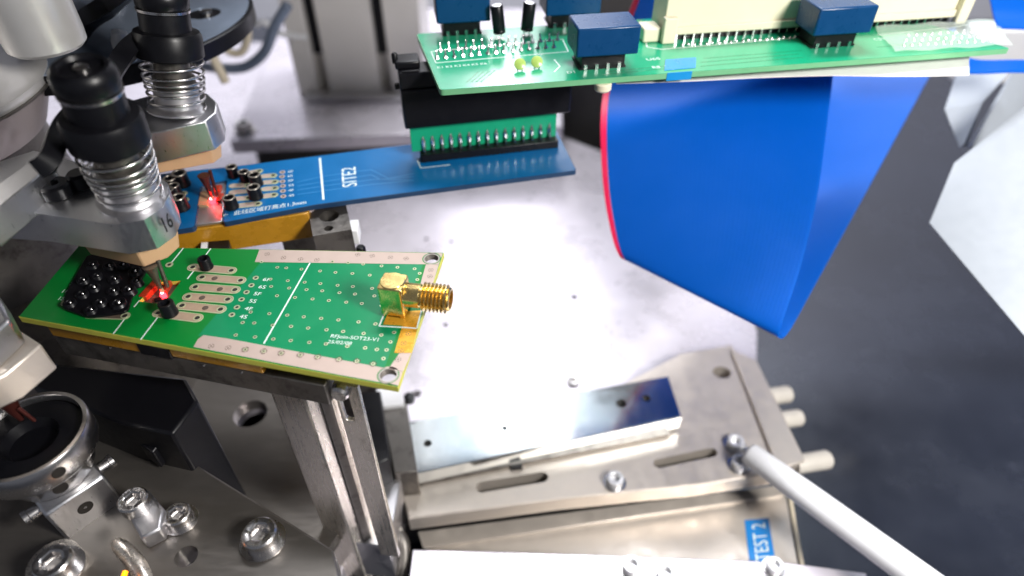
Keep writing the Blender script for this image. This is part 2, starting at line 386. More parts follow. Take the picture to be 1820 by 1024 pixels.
# dark cabinet behind the connector
q0 = at(1005, 243, BZ); q1 = at(1230, 330, BZ)
t = thing('dark_cabinet', 'dark grey upright panel between black connector and blue ribbon', 'cabinet', (q0.x+3, q0.y+2, -17.9))
b = MB(); b.prism([(q0.x-0.5, q0.y+1.6), (q1.x+2, q0.y-1.0), (q1.x+2, q0.y+6), (q0.x-0.5, q0.y+6)], -17.9, 0.2); obj('panel', b, 'darkpanel', t, bevel=0.1)
b = MB(); b.prism([(q0.x+4.0, q0.y+1.9), (q1.x+5, q0.y-1.0), (q1.x+5, q0.y+6), (q0.x+4.0, q0.y+6)], 4.0, 24); obj('reflected_block', b, 'brownbox', t, bevel=0.2)  # unseen brown block, added for its dark reflection in the base plate
b = MB(); b.box((q1.x, q0.y+4, 2.1), (2, 2, 3.79)); obj('neck', b, 'darkpanel', t)  # post added to carry the unseen block
# white hoses behind the turret
def hose(name, label, pts, Y, r, m):
    b = MB(); b.tube(spline([atY(u, v, Y + (dy if dy else 0)) for u, v, dy in pts], 8), r, 14)
    tag(obj(name, b, m), label, 'hose', 'hoses behind the turret disc')
hose('air_hose', 'grey blue hose curving in front of the white table', [(512, 8, 0), (488, 48, 0), (470, 92, 0), (438, 118, 0), (398, 122, 0), (360, 118, 1)], 33, 0.26, 'rubber')
hose('air_hose', 'short cream hose bent into a loop under the disc rim', [(440, 30, 0), (440, 70, 0), (430, 92, 0), (412, 94, 0), (396, 84, 0)], 31, 0.18, 'cream')
hose('air_hose', 'cream hose hanging straight down from the disc rim', [(362, 70, 0), (376, 96, 0), (392, 128, 0), (401, 146, 0)], 29, 0.21, 'cream')
hose('air_hose', 'white hose running along the back of the table', [(455, 150-105, 4), (470, 40, 4), (500, 60, 4), (545, 66, 4)], 33, 0.17, 'white')

# ================================================================== GREEN TEST BOARD
gr = thing('green_test_board', 'tapered green circuit board with gold right-angle connector, in front', 'circuit board', at(400, 560, 0))
G = dict(bl=at(33, 563, 0), br=at(707, 688, 0), tr=at(789, 449, 0), tl=at(140, 437, 0))
win = flat([(277, 501), (322, 499), (291, 541), (247, 536)], 0)
mh = [at(767, 460, 0), at(690, 667, 0)]
holes = [[p[:2] for p in win], circle(mh[0].x, mh[0].y, 0.20, 24), circle(mh[1].x, mh[1].y, 0.20, 24)]
b = MB(); b.prism([G[k][:2] for k in ('bl', 'br', 'tr', 'tl')], -0.17, -0.008, holes); obj('substrate', b, 'fr4', gr)
def inset(k, dx, dy): p = G[k].copy(); return (p.x+dx, p.y+dy)
b = MB(); b.prism([inset('bl', .01, .012), inset('br', -.01, .012), inset('tr', -.012, -.012), inset('tl', .01, -.012)], -0.008, 0.0, holes); obj('solder_mask', b, 'mask', gr)
# copper pour panel (bluer green) between the bare strips
pour = flat([(463, 467), (752, 470), (737, 505), (683, 655), (404, 606), (352, 597)], 0)
b = MB(); b.prism([p[:2] for p in pour], 0.0005, 0.003); obj('mask_over_copper', b, 'pour', gr)
def strip(name, pts, z=0.006, holes=(), m='tin'):
    b = MB(); b.prism([p[:2] for p in flat(pts, 0)], 0.0005, z, holes); return obj(name, b, m, gr)
strip('copper_strip', [(461, 444), (787, 450.5), (780, 470), (756, 470), (453, 466)], 0.006, [circle(mh[0].x, mh[0].y, 0.24, 24)])
strip('copper_strip', [(344, 617), (352, 603), (362, 596), (404, 602), (684, 654.5), (716, 661), (708, 685.5), (600, 666)], 0.006, [circle(mh[1].x, mh[1].y, 0.24, 24)])
strip('copper_strip', [(757, 470.5), (780, 470.5), (762, 528), (741, 527)], 0.006)
strip('copper_strip', [(710, 628), (731, 628), (716.5, 660.5), (691, 655)], 0.006)
strip('amber_strip', [(717, 572), (744, 574), (731.5, 627.5), (701, 627.5)], 0.006, m='flux')
strip('connector_footprint', [(690, 556), (748, 552), (741, 581), (681, 577)], 0.009, m='flux')
for i, p in enumerate(mh):
    b = MB(); b.lathe((p.x, p.y, -0.171), (0, 0, 1), [(0.175, 0), (0.205, 0), (0.215, 0.176), (0.175, 0.176), (0.175, 0)], 28, cap=False); obj('plated_hole', b, 'holering', gr)
# vias
def ring_mesh(name, r0, r1, th, mats, arcs=False):
    b = MB(); n = 14; vs = []; fs = []
    if arcs:
        for q in range(4):
            m = 5; o = len(b.v); pts = []
            for i in range(m): a = q*math.pi/2 + 0.18 + (math.pi/2-0.36)*i/(m-1); pts += [(r1*math.cos(a), r1*math.sin(a), th), (r0*math.cos(a), r0*math.sin(a), th)]
            b.add(pts, [(2*i+1, 2*i, 2*i+2, 2*i+3) for i in range(m-1)], 1)
        b.add([(r1*.3*math.cos(2*math.pi*i/8), r1*.3*math.sin(2*math.pi*i/8), th) for i in range(8)], [tuple(range(8))], 1)
    else:
        b.lathe((0, 0, 0), (0, 0, 1), [(r1, 0), (r1, th), (r0, th), (r0, th*0.3)], n, 0)
        b.m[-1] = 1 if len(b.f[-1]) > 4 else b.m[-1]
        b.add([(r0*math.cos(2*math.pi*i/n), r0*math.sin(2*math.pi*i/n), th*0.35) for i in range(n)], [tuple(range(n))], 1)
    return mesh(name, b, mats, 30)
VIA = ring_mesh('via', 0.024, 0.047, 0.006, ['ring', 'hole'])
MARK = ring_mesh('etched_via', 0.054, 0.068, 0.0012, ['tin', 'etch'], True)
def c7(x, y): return (400 + x/3.657, 420 + y/3.657)
vias = [(340,203),(398,207),(497,215),(618,227),(718,236),(828,243),(941,254),(1017,194),(1121,203),(1232,213),(1265,242),(1250,283),(408,290),(417,338),(518,300),(620,309),(732,320),(831,328),(956,340),(530,348),(632,356),(744,368),(845,377),(971,389),(455,399),(338,388),(569,409),(675,419),(788,430),(889,438),(1017,452),(288,504),(404,514),(512,525),(625,535),(737,545),(868,558),(978,571),(310,580),(190,565),(429,587),(540,598),(660,609),(768,620),(901,633),(1016,643),(1099,626),(1075,688),(987,737),(1050,740),(1030,796),(911,727),(795,716),(656,701),(548,691),(427,679),(314,669),(195,656),(70,643),(115,562),(167,494),(300,327),(296,280)]
for x, y in vias: inst('via', VIA, gr, at(*c7(x, y), 0) + Vector((0, 0, 0.003)))
onstrip = [(238,168),(698,166),(800,174),(898,183),(963,831),(858,813),(740,801),(602,786),(490,773),(366,762),(252,749),(132,738)]
for x, y in onstrip: inst('via', VIA, gr, at(*c7(x, y), 0) + Vector((0, 0, 0.0065)), rz=0.4)
marks = [(274,117),(380,141),(491,150),(597,155),(862,121),(957,129),(1075,139),(1177,146),(1338,221),(1332,262),(1193,635),(1161,697),(1142,748),(1125,802),(20,727),(-90,716)]
for x, y in marks: inst('etched_via', MARK, gr, at(*c7(x, y), 0) + Vector((0, 0, 0.0065)), rz=random.random())
for x, y in onstrip[4:]: inst('etched_via', MARK, gr, at(*c7(x, y), 0) + Vector((0, 0, 0.0125)), rz=random.random(), scale=1.15)
# silkscreen lines
def silk_line(a, c, wd, parent, z0=0, zz=0.004, m='silk'):
    A = at(*a, z0); B = at(*c, z0); d = (B-A); n = Vector((-d.y, d.x, 0)).normalized()*wd/2
    b = MB(); b.prism([(A+n)[:2], (B+n)[:2], (B-n)[:2], (A-n)[:2]], z0+0.001, z0+zz); return obj('printed_line', b, m, parent)
silk_line((552, 466), (469, 611), 0.035, gr, zz=0.006)
for a, c in (((374.5, 442), (360, 461)), ((344, 482), (333, 496)), ((282, 562), (250, 604)), ((326, 441), (304, 468)), ((248, 534), (238, 546)), ((224, 564), (201, 594))): silk_line(a, c, 0.03, gr)
for a, c in (((686, 551), (674, 580)), ((674, 580), (741, 584)), ((741, 584), (750, 549))): silk_line(a, c, 0.035, gr, zz=0.012)
ex = (at(660, 604, 0) - at(586, 598, 0)).normalized(); ey = Vector((-ex.y, ex.x, 0))
ey = (at(604, 570, 0) - at(590, 600, 0)).normalized()
text('printed_code', 'RFJoin-SOT23-V1', at(586, 600, 0), ex, ey, (0.158, 0.15), 'silk', gr, 0.005)
text('printed_date', '25/02/08', at(581, 610, 0), ex, ey, (0.158, 0.14), 'silk', gr, 0.005)
# slotted pads
def c3(x, y): return (x/3.939, 430 + y/3.939)
PADHOLE = ring_mesh('pad_hole', 0.062, 0.092, 0.01, ['ring', 'hole'])
OPEN = mesh('open_hole', MB().lathe((0, 0, 0), (0, 0, 1), [(0.075, 0), (0.06, 0.004)], 16), 'etch', 30)
def pad(a, c, hole=None, r=0.118, first=True, last=True, parent=gr, m='goldpad'):
    A = at(*a, 0); C = at(*c, 0)
    b = MB(); b.prism(stadium(A, C, r), 0.001, 0.009); o = obj('slotted_pad', b, m, parent, origin=A)
    b = MB(); b.prism(stadium(A, C, r+0.022), 0.0006, 0.012, [stadium(A, C, r-0.004)]); obj('pad_rim', b, 'ring', o, origin=A)
    if first: inst('pad_hole', PADHOLE, o, A + Vector((0, 0, 0.0095)))
    if last: inst('pad_hole', PADHOLE, o, C + Vector((0, 0, 0.0095)))
    if hole: inst('open_hole', OPEN, o, at(*hole, 0) + Vector((0, 0, 0.0095)))
    return o
pad(c3(1350, 180), c3(1620, 203)); pad(c3(1415, 250), c3(1685, 272), c3(1503, 257)); pad(c3(1368, 318), c3(1645, 338), c3(1540, 333))
pad(c3(1318, 385), c3(1595, 405), c3(1415, 393)); pad(c3(1275, 448), c3(1545, 475), c3(1438, 464)); pad(c3(1110, 500), c3(1382, 535))
RING6 = ring_mesh('test_point', 0.038, 0.075, 0.01, ['ring', 'hole'])
for i, (x, y) in enumerate([(200,272),(172,320),(140,365),(108,412),(78,463),(45,512)]):
    inst('test_point', RING6, gr, at(*c7(x, y), 0) + Vector((0, 0, 0.003)))
    lx, ly = [(240,290),(212,338),(180,383),(150,430),(122,480),(88,532)][i]
    ex2 = (at(464, 500, 0)-at(440, 497.5, 0)).normalized()
    text('printed_mark', ['6F', '6S', '5F', '5S', '4F', '4S'][i], at(*c7(lx, ly), 0), ex2, ey, (0.20, 0.17), 'silk', gr, 0.006)
inst('test_point', RING6, gr, at(301, 471, 0) + Vector((0, 0, 0.003)), scale=1.3)
# black spring sockets standing on the board
def socket_mesh(r, h):
    b = MB(); b.lathe((0, 0, 0), (0, 0, 1), [(r*1.08, 0), (r*1.08, h*0.18), (r, h*0.24), (r, h*0.94), (r*0.93, h), (r*0.62, h), (r*0.58, h*0.94), (r*0.55, h*0.5), (0.001, h*0.48)], 22)
    return mesh('black_socket', b, 'blackp', 35)
SOCK = socket_mesh(0.155, 0.30)
for u, v, sc_ in ((368, 476, 1.0), (303, 558, 1.15)): inst('black_socket', SOCK, gr, at(u, v, 0) + Vector((0, 0, 0.012)), scale=sc_)
# crowded dark left half: pads, sockets and marks
for a, c in (((163, 482), (236, 487)), ((150, 496), (228, 501)), ((140, 511), (216, 517)), ((130, 524), (205, 531)), ((118, 538), (192, 546)), ((160, 560), (222, 562))):
    pad(a, c, m='etch', r=0.1)  # left pads coloured dark for the shade they lie in
b = MB(); b.prism(rounded([p[:2] for p in flat([(158, 456), (272, 468), (240, 520), (228, 558), (158, 568), (112, 552), (122, 520)], 0)], 0.15), 0.0125, 0.075); obj('black_shade_sheet', b, 'blackp', gr, bevel=0.015)  # black sheet added to stand for the shade on this end
GL = mesh('contact', MB().lathe((0, 0, 0), (0, 0, 1), [(0.05, 0), (0.05, 0.01), (0.02, 0.07), (0.001, 0.08)], 10), 'steel', 40)
for u, v, sc_ in ((168, 478, 1), (197, 480, 1), (243, 490, 1.05), (222, 478, .95), (176, 498, .9), (152, 505, 1), (207, 503, 1), (246, 507, .95), (170, 518, 1.1), (205, 524, 1), (232, 522, 1.1), (150, 530, 1), (182, 545, 1.05), (214, 546, 1.25), (165, 558, 1), (262, 474, .9), (128, 546, 1)):
    inst('black_socket', SOCK, gr, at(u, v, 0) + Vector((0, 0, 0.012 if u > 245 else 0.0)), scale=sc_*0.92, rz=u).scale.z = 0.55
    inst('contact', GL, gr, at(u, v, 0) + Vector((0.01, 0.02, 0.09)), scale=sc_)
for i, (u, v) in enumerate(((100, 533), (107, 520), (122, 507), (133, 494), (144, 482), (155, 471))):
    text('printed_mark', ['1S', '1F', '2S', '2F', '3S', '3F'][i], at(u, v, 0), ex2, ey, (0.2, 0.17), 'silk', gr, 0.006)
# glowing chip socket in the window
b = MB(); b.prism([(p.x, p.y) for p in win], -0.16, -0.12); obj('socket_floor', b, 'etch', gr)
wc = sum(win, Vector())/4
b = MB(); b.prism(rounded([p[:2] for p in flat([(276, 504), (290, 504), (262, 534), (249, 533)], -0.1)], 0.02), -0.12, 0.03); obj('red_lit_jaw', b, 'redlit', gr, bevel=0.01)
b = MB(); b.prism(rounded([p[:2] for p in flat([(300, 502), (306, 502), (296, 520), (290, 520)], -0.05)], 0.01), -0.12, 0.02); obj('red_lit_jaw', b, 'redlit', gr, bevel=0.01)
pl = at(289, 523, -0.02)
b = MB(); b.lathe((pl.x, pl.y, -0.12), (0, 0, 1), [(0.075, 0), (0.075, 0.08), (0.05, 0.13), (0.001, 0.15)], 16); obj('red_led', b, 'led', gr)
b = MB(); b.lathe((pl.x+0.01, pl.y-0.01, 0.028), (0, 0, 1), [(0.038, 0), (0.034, 0.02), (0.001, 0.03)], 12); obj('led_core', b, 'ledcore', gr)
b = MB(); b.box((pl.x-0.08, pl.y-0.12, -0.09), (0.16, 0.10, 0.07), 0.3); obj('chip', b, 'blackp', gr)
def glow(name, p, power, r):
    ld = bpy.data.lights.new(name, 'POINT'); ld.energy = power; ld.color = (1, 0.03, 0.02); ld.shadow_soft_size = r
    o = bpy.data.objects.new(name, ld); col.objects.link(o); o.location = p
glow('red_led_light', pl + Vector((-0.02, -0.03, 0.12)), 2.6, 0.04)
# gold right angle connector
A0 = at(706, 572, 0); ax = (at(812, 527, 0.62) - at(715, 516, 0.62)); ax.z = 0; ax.normalize()
side = Vector((-ax.y, ax.x, 0))
Cc = at(705, 555, 0.0) + side*0.05
k = MB()
pf = [(-0.30, 0), (0.30, 0), (0.30, 0.60), (0.26, 0.74), (0.16, 0.84), (0.0, 0.86), (-0.16, 0.84), (-0.26, 0.74), (-0.30, 0.60)]
body = MB()
body.prism(rounded([(Cc + ax*x + side*y)[:2] for x, y in ((-.29, -.29), (.29, -.29), (.29, .29), (-.29, .29))], 0.08), 0.10, 0.92)
cb = obj('gold_connector', body, 'gold', gr, bevel=0.025, origin=Cc)
b = MB(); b.lathe(Cc + Vector((0, 0, 0.92)), (0, 0, 1), [(0.285, -0.02), (0.285, 0.01), (0.27, 0.03), (0.001, 0.03)], 28); obj('end_cap', b, 'gold', cb)
b = MB(); prof = [(0.16, 0), (0.275, 0.0), (0.28, 0.02), (0.28, 0.36), (0.265, 0.38)]
x = 0.40
while x < 0.97: prof += [(0.258, x), (0.34, x+0.034), (0.34, x+0.046), (0.258, x+0.08)]; x += 0.088
prof += [(0.28, 1.03), (0.25, 1.06), (0.21, 1.06), (0.20, 0.60), (0.001, 0.60)]
b.lathe(Cc + ax*0.27 + Vector((0, 0, 0.56)), ax, prof, 36); obj('threaded_barrel', b, 'gold', cb, smooth=25)
for sx in (-1, 1):
    for sy in (-1, 1):
        b = MB(); q = Cc + ax*0.2*sx + side*0.2*sy; b.box((q.x, q.y, 0.0525), (0.10, 0.10, 0.105), math.atan2(ax.y, ax.x)); obj('leg', b, 'gold', cb, bevel=0.01)
# ================================================================== NEST UNDER THE GREEN BOARD
ns = thing('test_nest', 'amber tape wrapped nest block under the front green board', 'test nest', at(300, 660, -1.5), 'test nests under the circuit boards')
def front_block(name, u0, u1, z0, z1, d0, d1, m, parent, bev=0.02):
    """block along the near edge of the green board, between two pixels columns, d = distance behind that edge"""
    e = (G['br']-G['bl']).normalized(); nrm = Vector((-e.y, e.x, 0))
    def along(u): return G['bl'] + e*((at(u, 563 + (u-33)*0.1855, 0)-G['bl']).dot(e))
    a, c = along(u0), along(u1)
    b = MB(); b.prism([(a+nrm*d0)[:2], (c+nrm*d0)[:2], (c+nrm*d1)[:2], (a+nrm*d1)[:2]], z0, z1)
    return obj(name, b, m, parent, bevel=bev)
front_block('taped_block', 66, 226, -0.62, -0.175, 0.10, 1.6, 'kapton', ns)
front_block('black_clamp', 227, 285, -0.66, -0.175, 0.08, 1.6, 'blackp', ns)
front_block('taped_block', 286, 452, -0.56, -0.175, 0.10, 1.6, 'kapton', ns)
front_block('nest_bar', 60, 560, -1.35, -0.67, 0.16, 1.9, 'steeld', ns, 0.03)
for u in (178, 262, 356, 425):
    p = G['bl'] + (G['br']-G['bl'])*((u-33)/674) ; e = (G['br']-G['bl']).normalized(); n_ = Vector((e.y, -e.x, 0))
    b = MB(); b.lathe(p - n_*0.16 + Vector((0, 0, -0.72)), n_, [(0.03, 0), (0.03, 0.03), (0.015, 0.045)], 10); obj('rivet', b, 'steel', ns)
# ================================================================== BLUE TEST BOARD
bl = thing('blue_test_board', 'long blue circuit board printed SITE2, behind the green one', 'circuit board', at(640, 320, 0))
bo = flat([(285, 413), (346, 404), (357, 330), (403, 320), (396, 396), (562, 364), (1025, 303), (985, 224), (430, 294), (285, 309)], 0)
holes_b = []
b = MB(); b.prism(rounded([p[:2] for p in bo], 0.10, 3), -0.15, -0.006); obj('substrate', b, 'blueedge', bl)
b = MB(); b.prism(rounded([p[:2] for p in flat([(286, 412), (345, 403), (356, 330), (404, 320), (397, 395), (562, 363), (1024, 302.3), (985, 224.6), (430, 294.5), (286, 309.7)], 0)], 0.10, 3), -0.006, 0.0); obj('solder_mask', b, 'bluemask', bl)
silk_line((568.5, 281), (575, 355), 0.06, bl)
bx = (at(640, 290, 0) - at(600, 294.5, 0)).normalized(); by = Vector((-bx.y, bx.x, 0))
# SITE2 reads upwards along the board's width
text('printed_name', 'SITE2', at(634.5, 331, 0), by, -bx, (0.49, 0.62), 'silk', bl, 0.004)
text('printed_note', '\u2190  此线区域打高点1.3mm', at(394, 386, 0), (at(535, 362.5, 0) - at(394, 385, 0)), by, (0.205, 0.24), 'silk', bl, 0.004)
def trace(pts): 
    P = flat(pts, 0); b = MB()
    for a, c in zip(P[:-1], P[1:]):
        d = (c-a).normalized(); n = Vector((-d.y, d.x, 0))*0.022
        b.prism([(a+n)[:2], (c+n+d*0.01)[:2], (c-n+d*0.01)[:2], (a-n)[:2]], 0.0004, 0.0016)
    obj('copper_trace', b, 'bluetrace', bl)
for tpts in ([(528, 324), (576, 313), (640, 304), (660, 302), (690, 317), (735, 309)], [(528, 331), (576, 322.5), (660, 311), (676, 319), (735, 314)], [(528, 338), (576, 330.5), (665, 319), (735, 320)], [(528, 346), (576, 339), (660, 328), (735, 321)]): trace(tpts)
def cb(x, y): return (300 + x/7, 280 + y/7)
for a, c in (((800, 355), (980, 350)), ((800, 435), (1000, 420)), ((860, 515), (990, 505)), ((900, 600), (1110, 580)), ((1185, 235), (1300, 228)), ((1200, 312), (1320, 306)), ((1200, 394), (1320, 385)), ((1200, 482), (1310, 468)), ((1040, 185), (1125, 172)), ((60, 470), (180, 450)), ((100, 545), (200, 530))):
    pad(cb(*a), cb(*c), r=0.10, first=False, parent=bl, m='tin')
RB = ring_mesh('test_point', 0.045, 0.085, 0.012, ['tin', 'hole'])
for i, (x, y) in enumerate(((1415,185),(1410,240),(1415,300),(1420,358),(1420,420),(1425,485))):
    inst('test_point', RB, bl, at(*cb(x, y), 0) + Vector((0, 0, 0.002)))
    text('printed_mark', ['6F', '6S', '5F', '5S', '4F', '4S'][i], at(*cb(x+65, y+5), 0), bx, by, (0.17, 0.16), 'silk', bl, 0.004)
_b = MB(); _r, _h = 0.155, 0.30
_b.lathe((0, 0, 0), (0, 0, 1), [(_r*1.08, 0), (_r*1.08, _h*0.18), (_r, _h*0.24), (_r, _h*0.96)], 22, 0, cap=False)
_b.lathe((0, 0, 0), (0, 0, 1), [(_r, _h*0.96), (_r*0.96, _h), (_r*0.74, _h), (_r*0.70, _h*0.95)], 22, 1, cap=False)
_b.lathe((0, 0, 0), (0, 0, 1), [(_r*0.70, _h*0.95), (_r*0.66, _h*0.5), (0.001, _h*0.48)], 22, 0, cap=False)
SOCKB = mesh('black_socket', _b, ['blackp', 'holering'], 35)
for x, y, s_ in ((815, 235, 1.0), (962, 290, 0.95), (1098, 340, 1.05), (1090, 500, 1.1), (790, 625, 1.05), (180, 345, 1.25), (60, 390, 1.1), (100, 470, 1.0), (30, 520, 1.0), (170, 640, 1.2), (60, 660, 1.1)):
    inst('black_socket', SOCKB, bl, at(*cb(x, y), 0) + Vector((0, 0, 0.012)), scale=1.12*s_, rz=x)
# chip socket with red light in the notch
b = MB(); b.prism([p[:2] for p in flat([(347, 400), (360, 326), (402, 318), (395, 393)], -0.06)], -0.15, -0.06); obj('socket_block', b, 'alu2', bl, bevel=0.02)
b = MB(); b.prism(rounded([p[:2] for p in flat([(352, 366), (357, 342), (374, 338), (370, 366)], -0.02)], 0.03), -0.06, 0.0); obj('socket_pad', b, 'peek', bl)
p2 = at(378, 356, 0)
b = MB(); b.lathe((p2.x, p2.y, -0.06), (0, 0, 1), [(0.11, 0), (0.11, 0.07), (0.06, 0.13), (0.001, 0.14)], 16); obj('red_led', b, 'led', bl)
b = MB(); b.lathe((p2.x, p2.y-0.02, 0.06), (0, 0, 1), [(0.055, 0), (0.05, 0.03), (0.001, 0.05)], 12); obj('led_core', b, 'ledcore', bl)
b = MB(); b.box(at(391, 352, 0), (0.15, 0.40, 0.08), 0.1); obj('red_lit_jaw', b, 'redlit', bl, bevel=0.02)
b = MB(); b.box(at(388, 336, 0), (0.18, 0.25, 0.14), 0.1); obj('red_lit_jaw', b, 'redlit', bl, bevel=0.02)
glow('red_led_light', p2 + Vector((0.1, -0.1, 0.24)), 3.2, 0.04)
# nest under the blue board
nb = thing('test_nest', 'amber tape wrapped nest block under the rear blue board', 'test nest', at(450, 410, -1.2), 'test nests under the circuit boards')
def under(name, pts, z0, z1, m, bev=0.03): b = MB(); b.prism([p[:2] for p in flat(pts, z1)], z0, z1); return obj(name, b, m, nb, bevel=bev)
under('taped_block', [(260, 417), (346, 409), (548, 379), (556, 340), (300, 352), (250, 365)], -1.02, -0.16, 'kapton')
hb = flat([(549, 381), (577, 360), (612, 352), (625, 408), (600, 412), (556, 420)], -0.35)
b = MB(); b.prism([p[:2] for p in hb], -1.5, -0.35, [circle(*at(585, 384, -0.35)[:2], 0.28, 24), circle(*at(584, 406, -0.35)[:2], 0.13, 18)]); obj('holder_block', b, 'steeld', nb, bevel=0.03)
p = at(628, 400, -0.5); b = MB(); b.box((p.x, p.y, -0.75), (0.26, 0.55, 0.5), 0.1); obj('white_clip', b, 'white', nb, bevel=0.03)
p = at(640, 436, -0.9); b = MB(); b.lathe((p.x, p.y, -1.3), (0, 0, 1), [(0.14, 0), (0.14, 0.3), (0.1, 0.36)], 14); obj('black_screw', b, 'blackp', nb)
b = MB(); b.prism([p[:2] for p in flat([(370, 429), (407, 426), (408, 440), (369, 444)], -0.55)], -1.1, -0.55); obj('black_clamp', b, 'blackp', nb, bevel=0.02)
b = MB(); b.prism([p[:2] for p in flat([(358, 431), (369, 430), (368, 445), (356, 446)], -0.55)], -1.1, -0.55); obj('white_spacer', b, 'white', nb)
b = MB(); b.prism([p[:2] for p in flat([(500, 428), (612, 414), (618, 402), (505, 410)], -1.51)], BZ+0.01, -1.51); obj('nest_column', b, 'steeld', nb, bevel=0.03)

# ================================================================== PIN ADAPTER AND BLACK CONNECTOR
L0 = at(745, 291, 0); R0 = at(994, 263, 0); e1 = (R0-L0); Lw = e1.length; e1.normalize(); e2 = Vector((-e1.y, e1.x, 0))
ad = thing('pin_adapter_board', 'small upright green board with a row of soldered pins on the blue board', 'adapter board', (L0+R0)/2)
def abox(name, x0, x1, y0, y1, z0, z1, m, parent, bev=0.0, fr=None):
    o_, a_, b_ = fr or (L0, e1, e2)
    c = o_ + a_*(x0+x1)/2 + b_*(y0+y1)/2; b = MB(); b.box((c.x, c.y, (z0+z1)/2), (x1-x0, y1-y0, z1-z0), math.atan2(a_.y, a_.x)); return obj(name, b, m, parent, bevel=bev)
abox('header_strip', 0.08, Lw-0.03, 0.0, 0.52, 0.004, 0.26, 'blackp', ad, 0.02)
abox('green_board', -0.16, Lw-0.05, 0.30, 0.46, 0.262, 1.42, 'topmask', ad, 0.01)
for i in range(15):
    x = 0.22 + (Lw-0.50)*i/14; b = MB(); c = L0 + e1*x + e2*0.285
    b.tube([c + Vector((0, 0, 0.24)), c + Vector((0, 0, 0.36)), c + Vector((0, 0, 0.62)), c + Vector((0, 0, 0.76))] , [0.045, 0.062, 0.07, 0.012], 8); obj('soldered_pin', b, 'solder', ad)
    c2 = c - e2*0.13
    b = MB(); b.tube([c2 + Vector((0, 0, 0.26)), c2 + Vector((0, 0, 0.33)), c2 + e2*0.1 + Vector((0, 0, 0.44))], 0.03, 6); obj('bent_pin', b, 'solder', ad)
silk_line((742, 286), (748, 299), 0.03, bl); silk_line((748, 299), (800, 293), 0.03, bl)
ec = thing('black_edge_connector', 'long black connector plugged on top of the upright pin board', 'connector', (L0+R0)/2 + Vector((0, 0, 1.2)))
fr = (L0, e1, e2)
b = MB()
abox('housing', -0.30, Lw+0.28, -0.05, 0.85, 1.22, 2.42, 'blackp', ec, 0.05)
abox('rim', -0.30, Lw+0.28, 0.02, 0.80, 2.421, 2.9, 'blackp', ec, 0.04)
abox('latch', -0.36, 0.35, 0.30, 0.95, 2.901, 3.12, 'blackp', ec, 0.05)
abox('key_ridge', -0.2, 0.28, 0.06, 0.14, 2.901, 2.95, 'blackm', ec, 0.01)
abox('peg', -0.44, -0.305, 0.25, 0.4, 2.35, 2.5, 'blackp', ec, 0.02)
p = L0 - e1*0.33 + e2*0.6; b = MB(); b.lathe((p.x, p.y, 3.0), (0, 0, 1), [(0.09, 0), (0.09, 0.25), (0.06, 0.29)], 14); obj('latch_pin', b, 'blackp', ec)

# ================================================================== UPPER RELAY BOARD
RZ = 3.1
rb = thing('relay_board', 'bright green circuit board with dark blue relays and ivory connector at top', 'circuit board', at(1100, 140, RZ))
F0 = at(782, 160, RZ); F1 = at(1797, 86, RZ); r1 = (F1-F0); RL = r1.length; r1.normalize(); r2 = Vector((-r1.y, r1.x, 0))
B0 = at(740, 60, RZ); B1 = at(1700, 20, RZ)
cr = [F0, F1, F1 - r1*1.5 + r2*2.9, B0 + r1*(RL-1.2) + r2*0.1, B0]
b = MB(); b.prism(rounded([p[:2] for p in cr], 0.12, 3), RZ-0.16, RZ-0.008); obj('substrate', b, 'topedge', rb)
ctr = sum(cr, Vector())/5
b = MB(); b.prism(rounded([(p + (ctr-p).normalized()*0.02)[:2] for p in cr], 0.12, 3), RZ-0.008, RZ); obj('solder_mask', b, 'topmask', rb)
def loc(u, v): d = at(u, v, RZ) - F0; return d.dot(r1), d.dot(r2)
FR = (F0, r1, r2)
def rbox(name, x0, x1, y0, y1, z0, z1, m, parent, bev=0.0): return abox(name, x0, x1, y0, y1, RZ+z0, RZ+z1, m, parent, bev, FR)
def relay(u, v, wd=1.62, dp=1.0, sk=0.42, h=0.78):
    """u, v: front lower left corner of its socket"""
    x, y = loc(u, v)
    o = rbox('relay', x-0.12, x+wd, y-0.12, y+dp, sk, sk+h, 'relay', rb, 0.05)
    o2 = rbox('relay_socket', x+0.08, x+wd-0.30, y+0.04, y+dp-0.1, 0.06, sk-0.002, 'blackp', o, 0.02)
    for i in range(4):
        xx = x + 0.20 + (wd-0.66)*i/3
        for yy in (y+0.0, y+dp-0.08): rbox('socket_pin', xx-0.045, xx+0.045, yy, yy+0.039, 0.002, 0.16, 'solder', o)
    rbox('socket_base', x+0.04, x+wd-0.26, y+0.045, y+dp-0.06, 0.003, 0.058, 'blackp', o)
    x0, y0 = x-0.02, y-0.06
    return o
relay(1028, 127); relay(1440, 88, wd=1.68); relay(785, 66, wd=1.5); relay(975, 52, wd=1.6)
# capacitors
for u, v in ((888, 66), (936, 61)):
    p = at(u, v, RZ); tilt = Vector((-0.10, 0, 1)) if u < 900 else Vector((0.10, 0, 1))
    b = MB(); b.lathe(p + Vector((0, 0, 0.12)), tilt, [(0.15, 0), (0.19, 0.02), (0.19, 0.08), (0.178, 0.11), (0.19, 0.14), (0.19, 0.80), (0.17, 0.83), (0.15, 0.83)], 24)
    o = obj('capacitor', b, 'blackp', rb)
    b = MB(); b.lathe(p + Vector((0, 0, 0.12)) + tilt.normalized()*0.8315, tilt, [(0.148, 0), (0.13, 0.006)], 24); obj('capacitor_top', b, 'alu', o)
    for s_ in (-1, 1):
        b = MB(); b.cyl(p + r1*0.08*s_ + Vector((0, 0, 0.001)), p + r1*0.08*s_ + Vector((0, 0, 0.14)), 0.02, 8); obj('lead', b, 'solder', o)
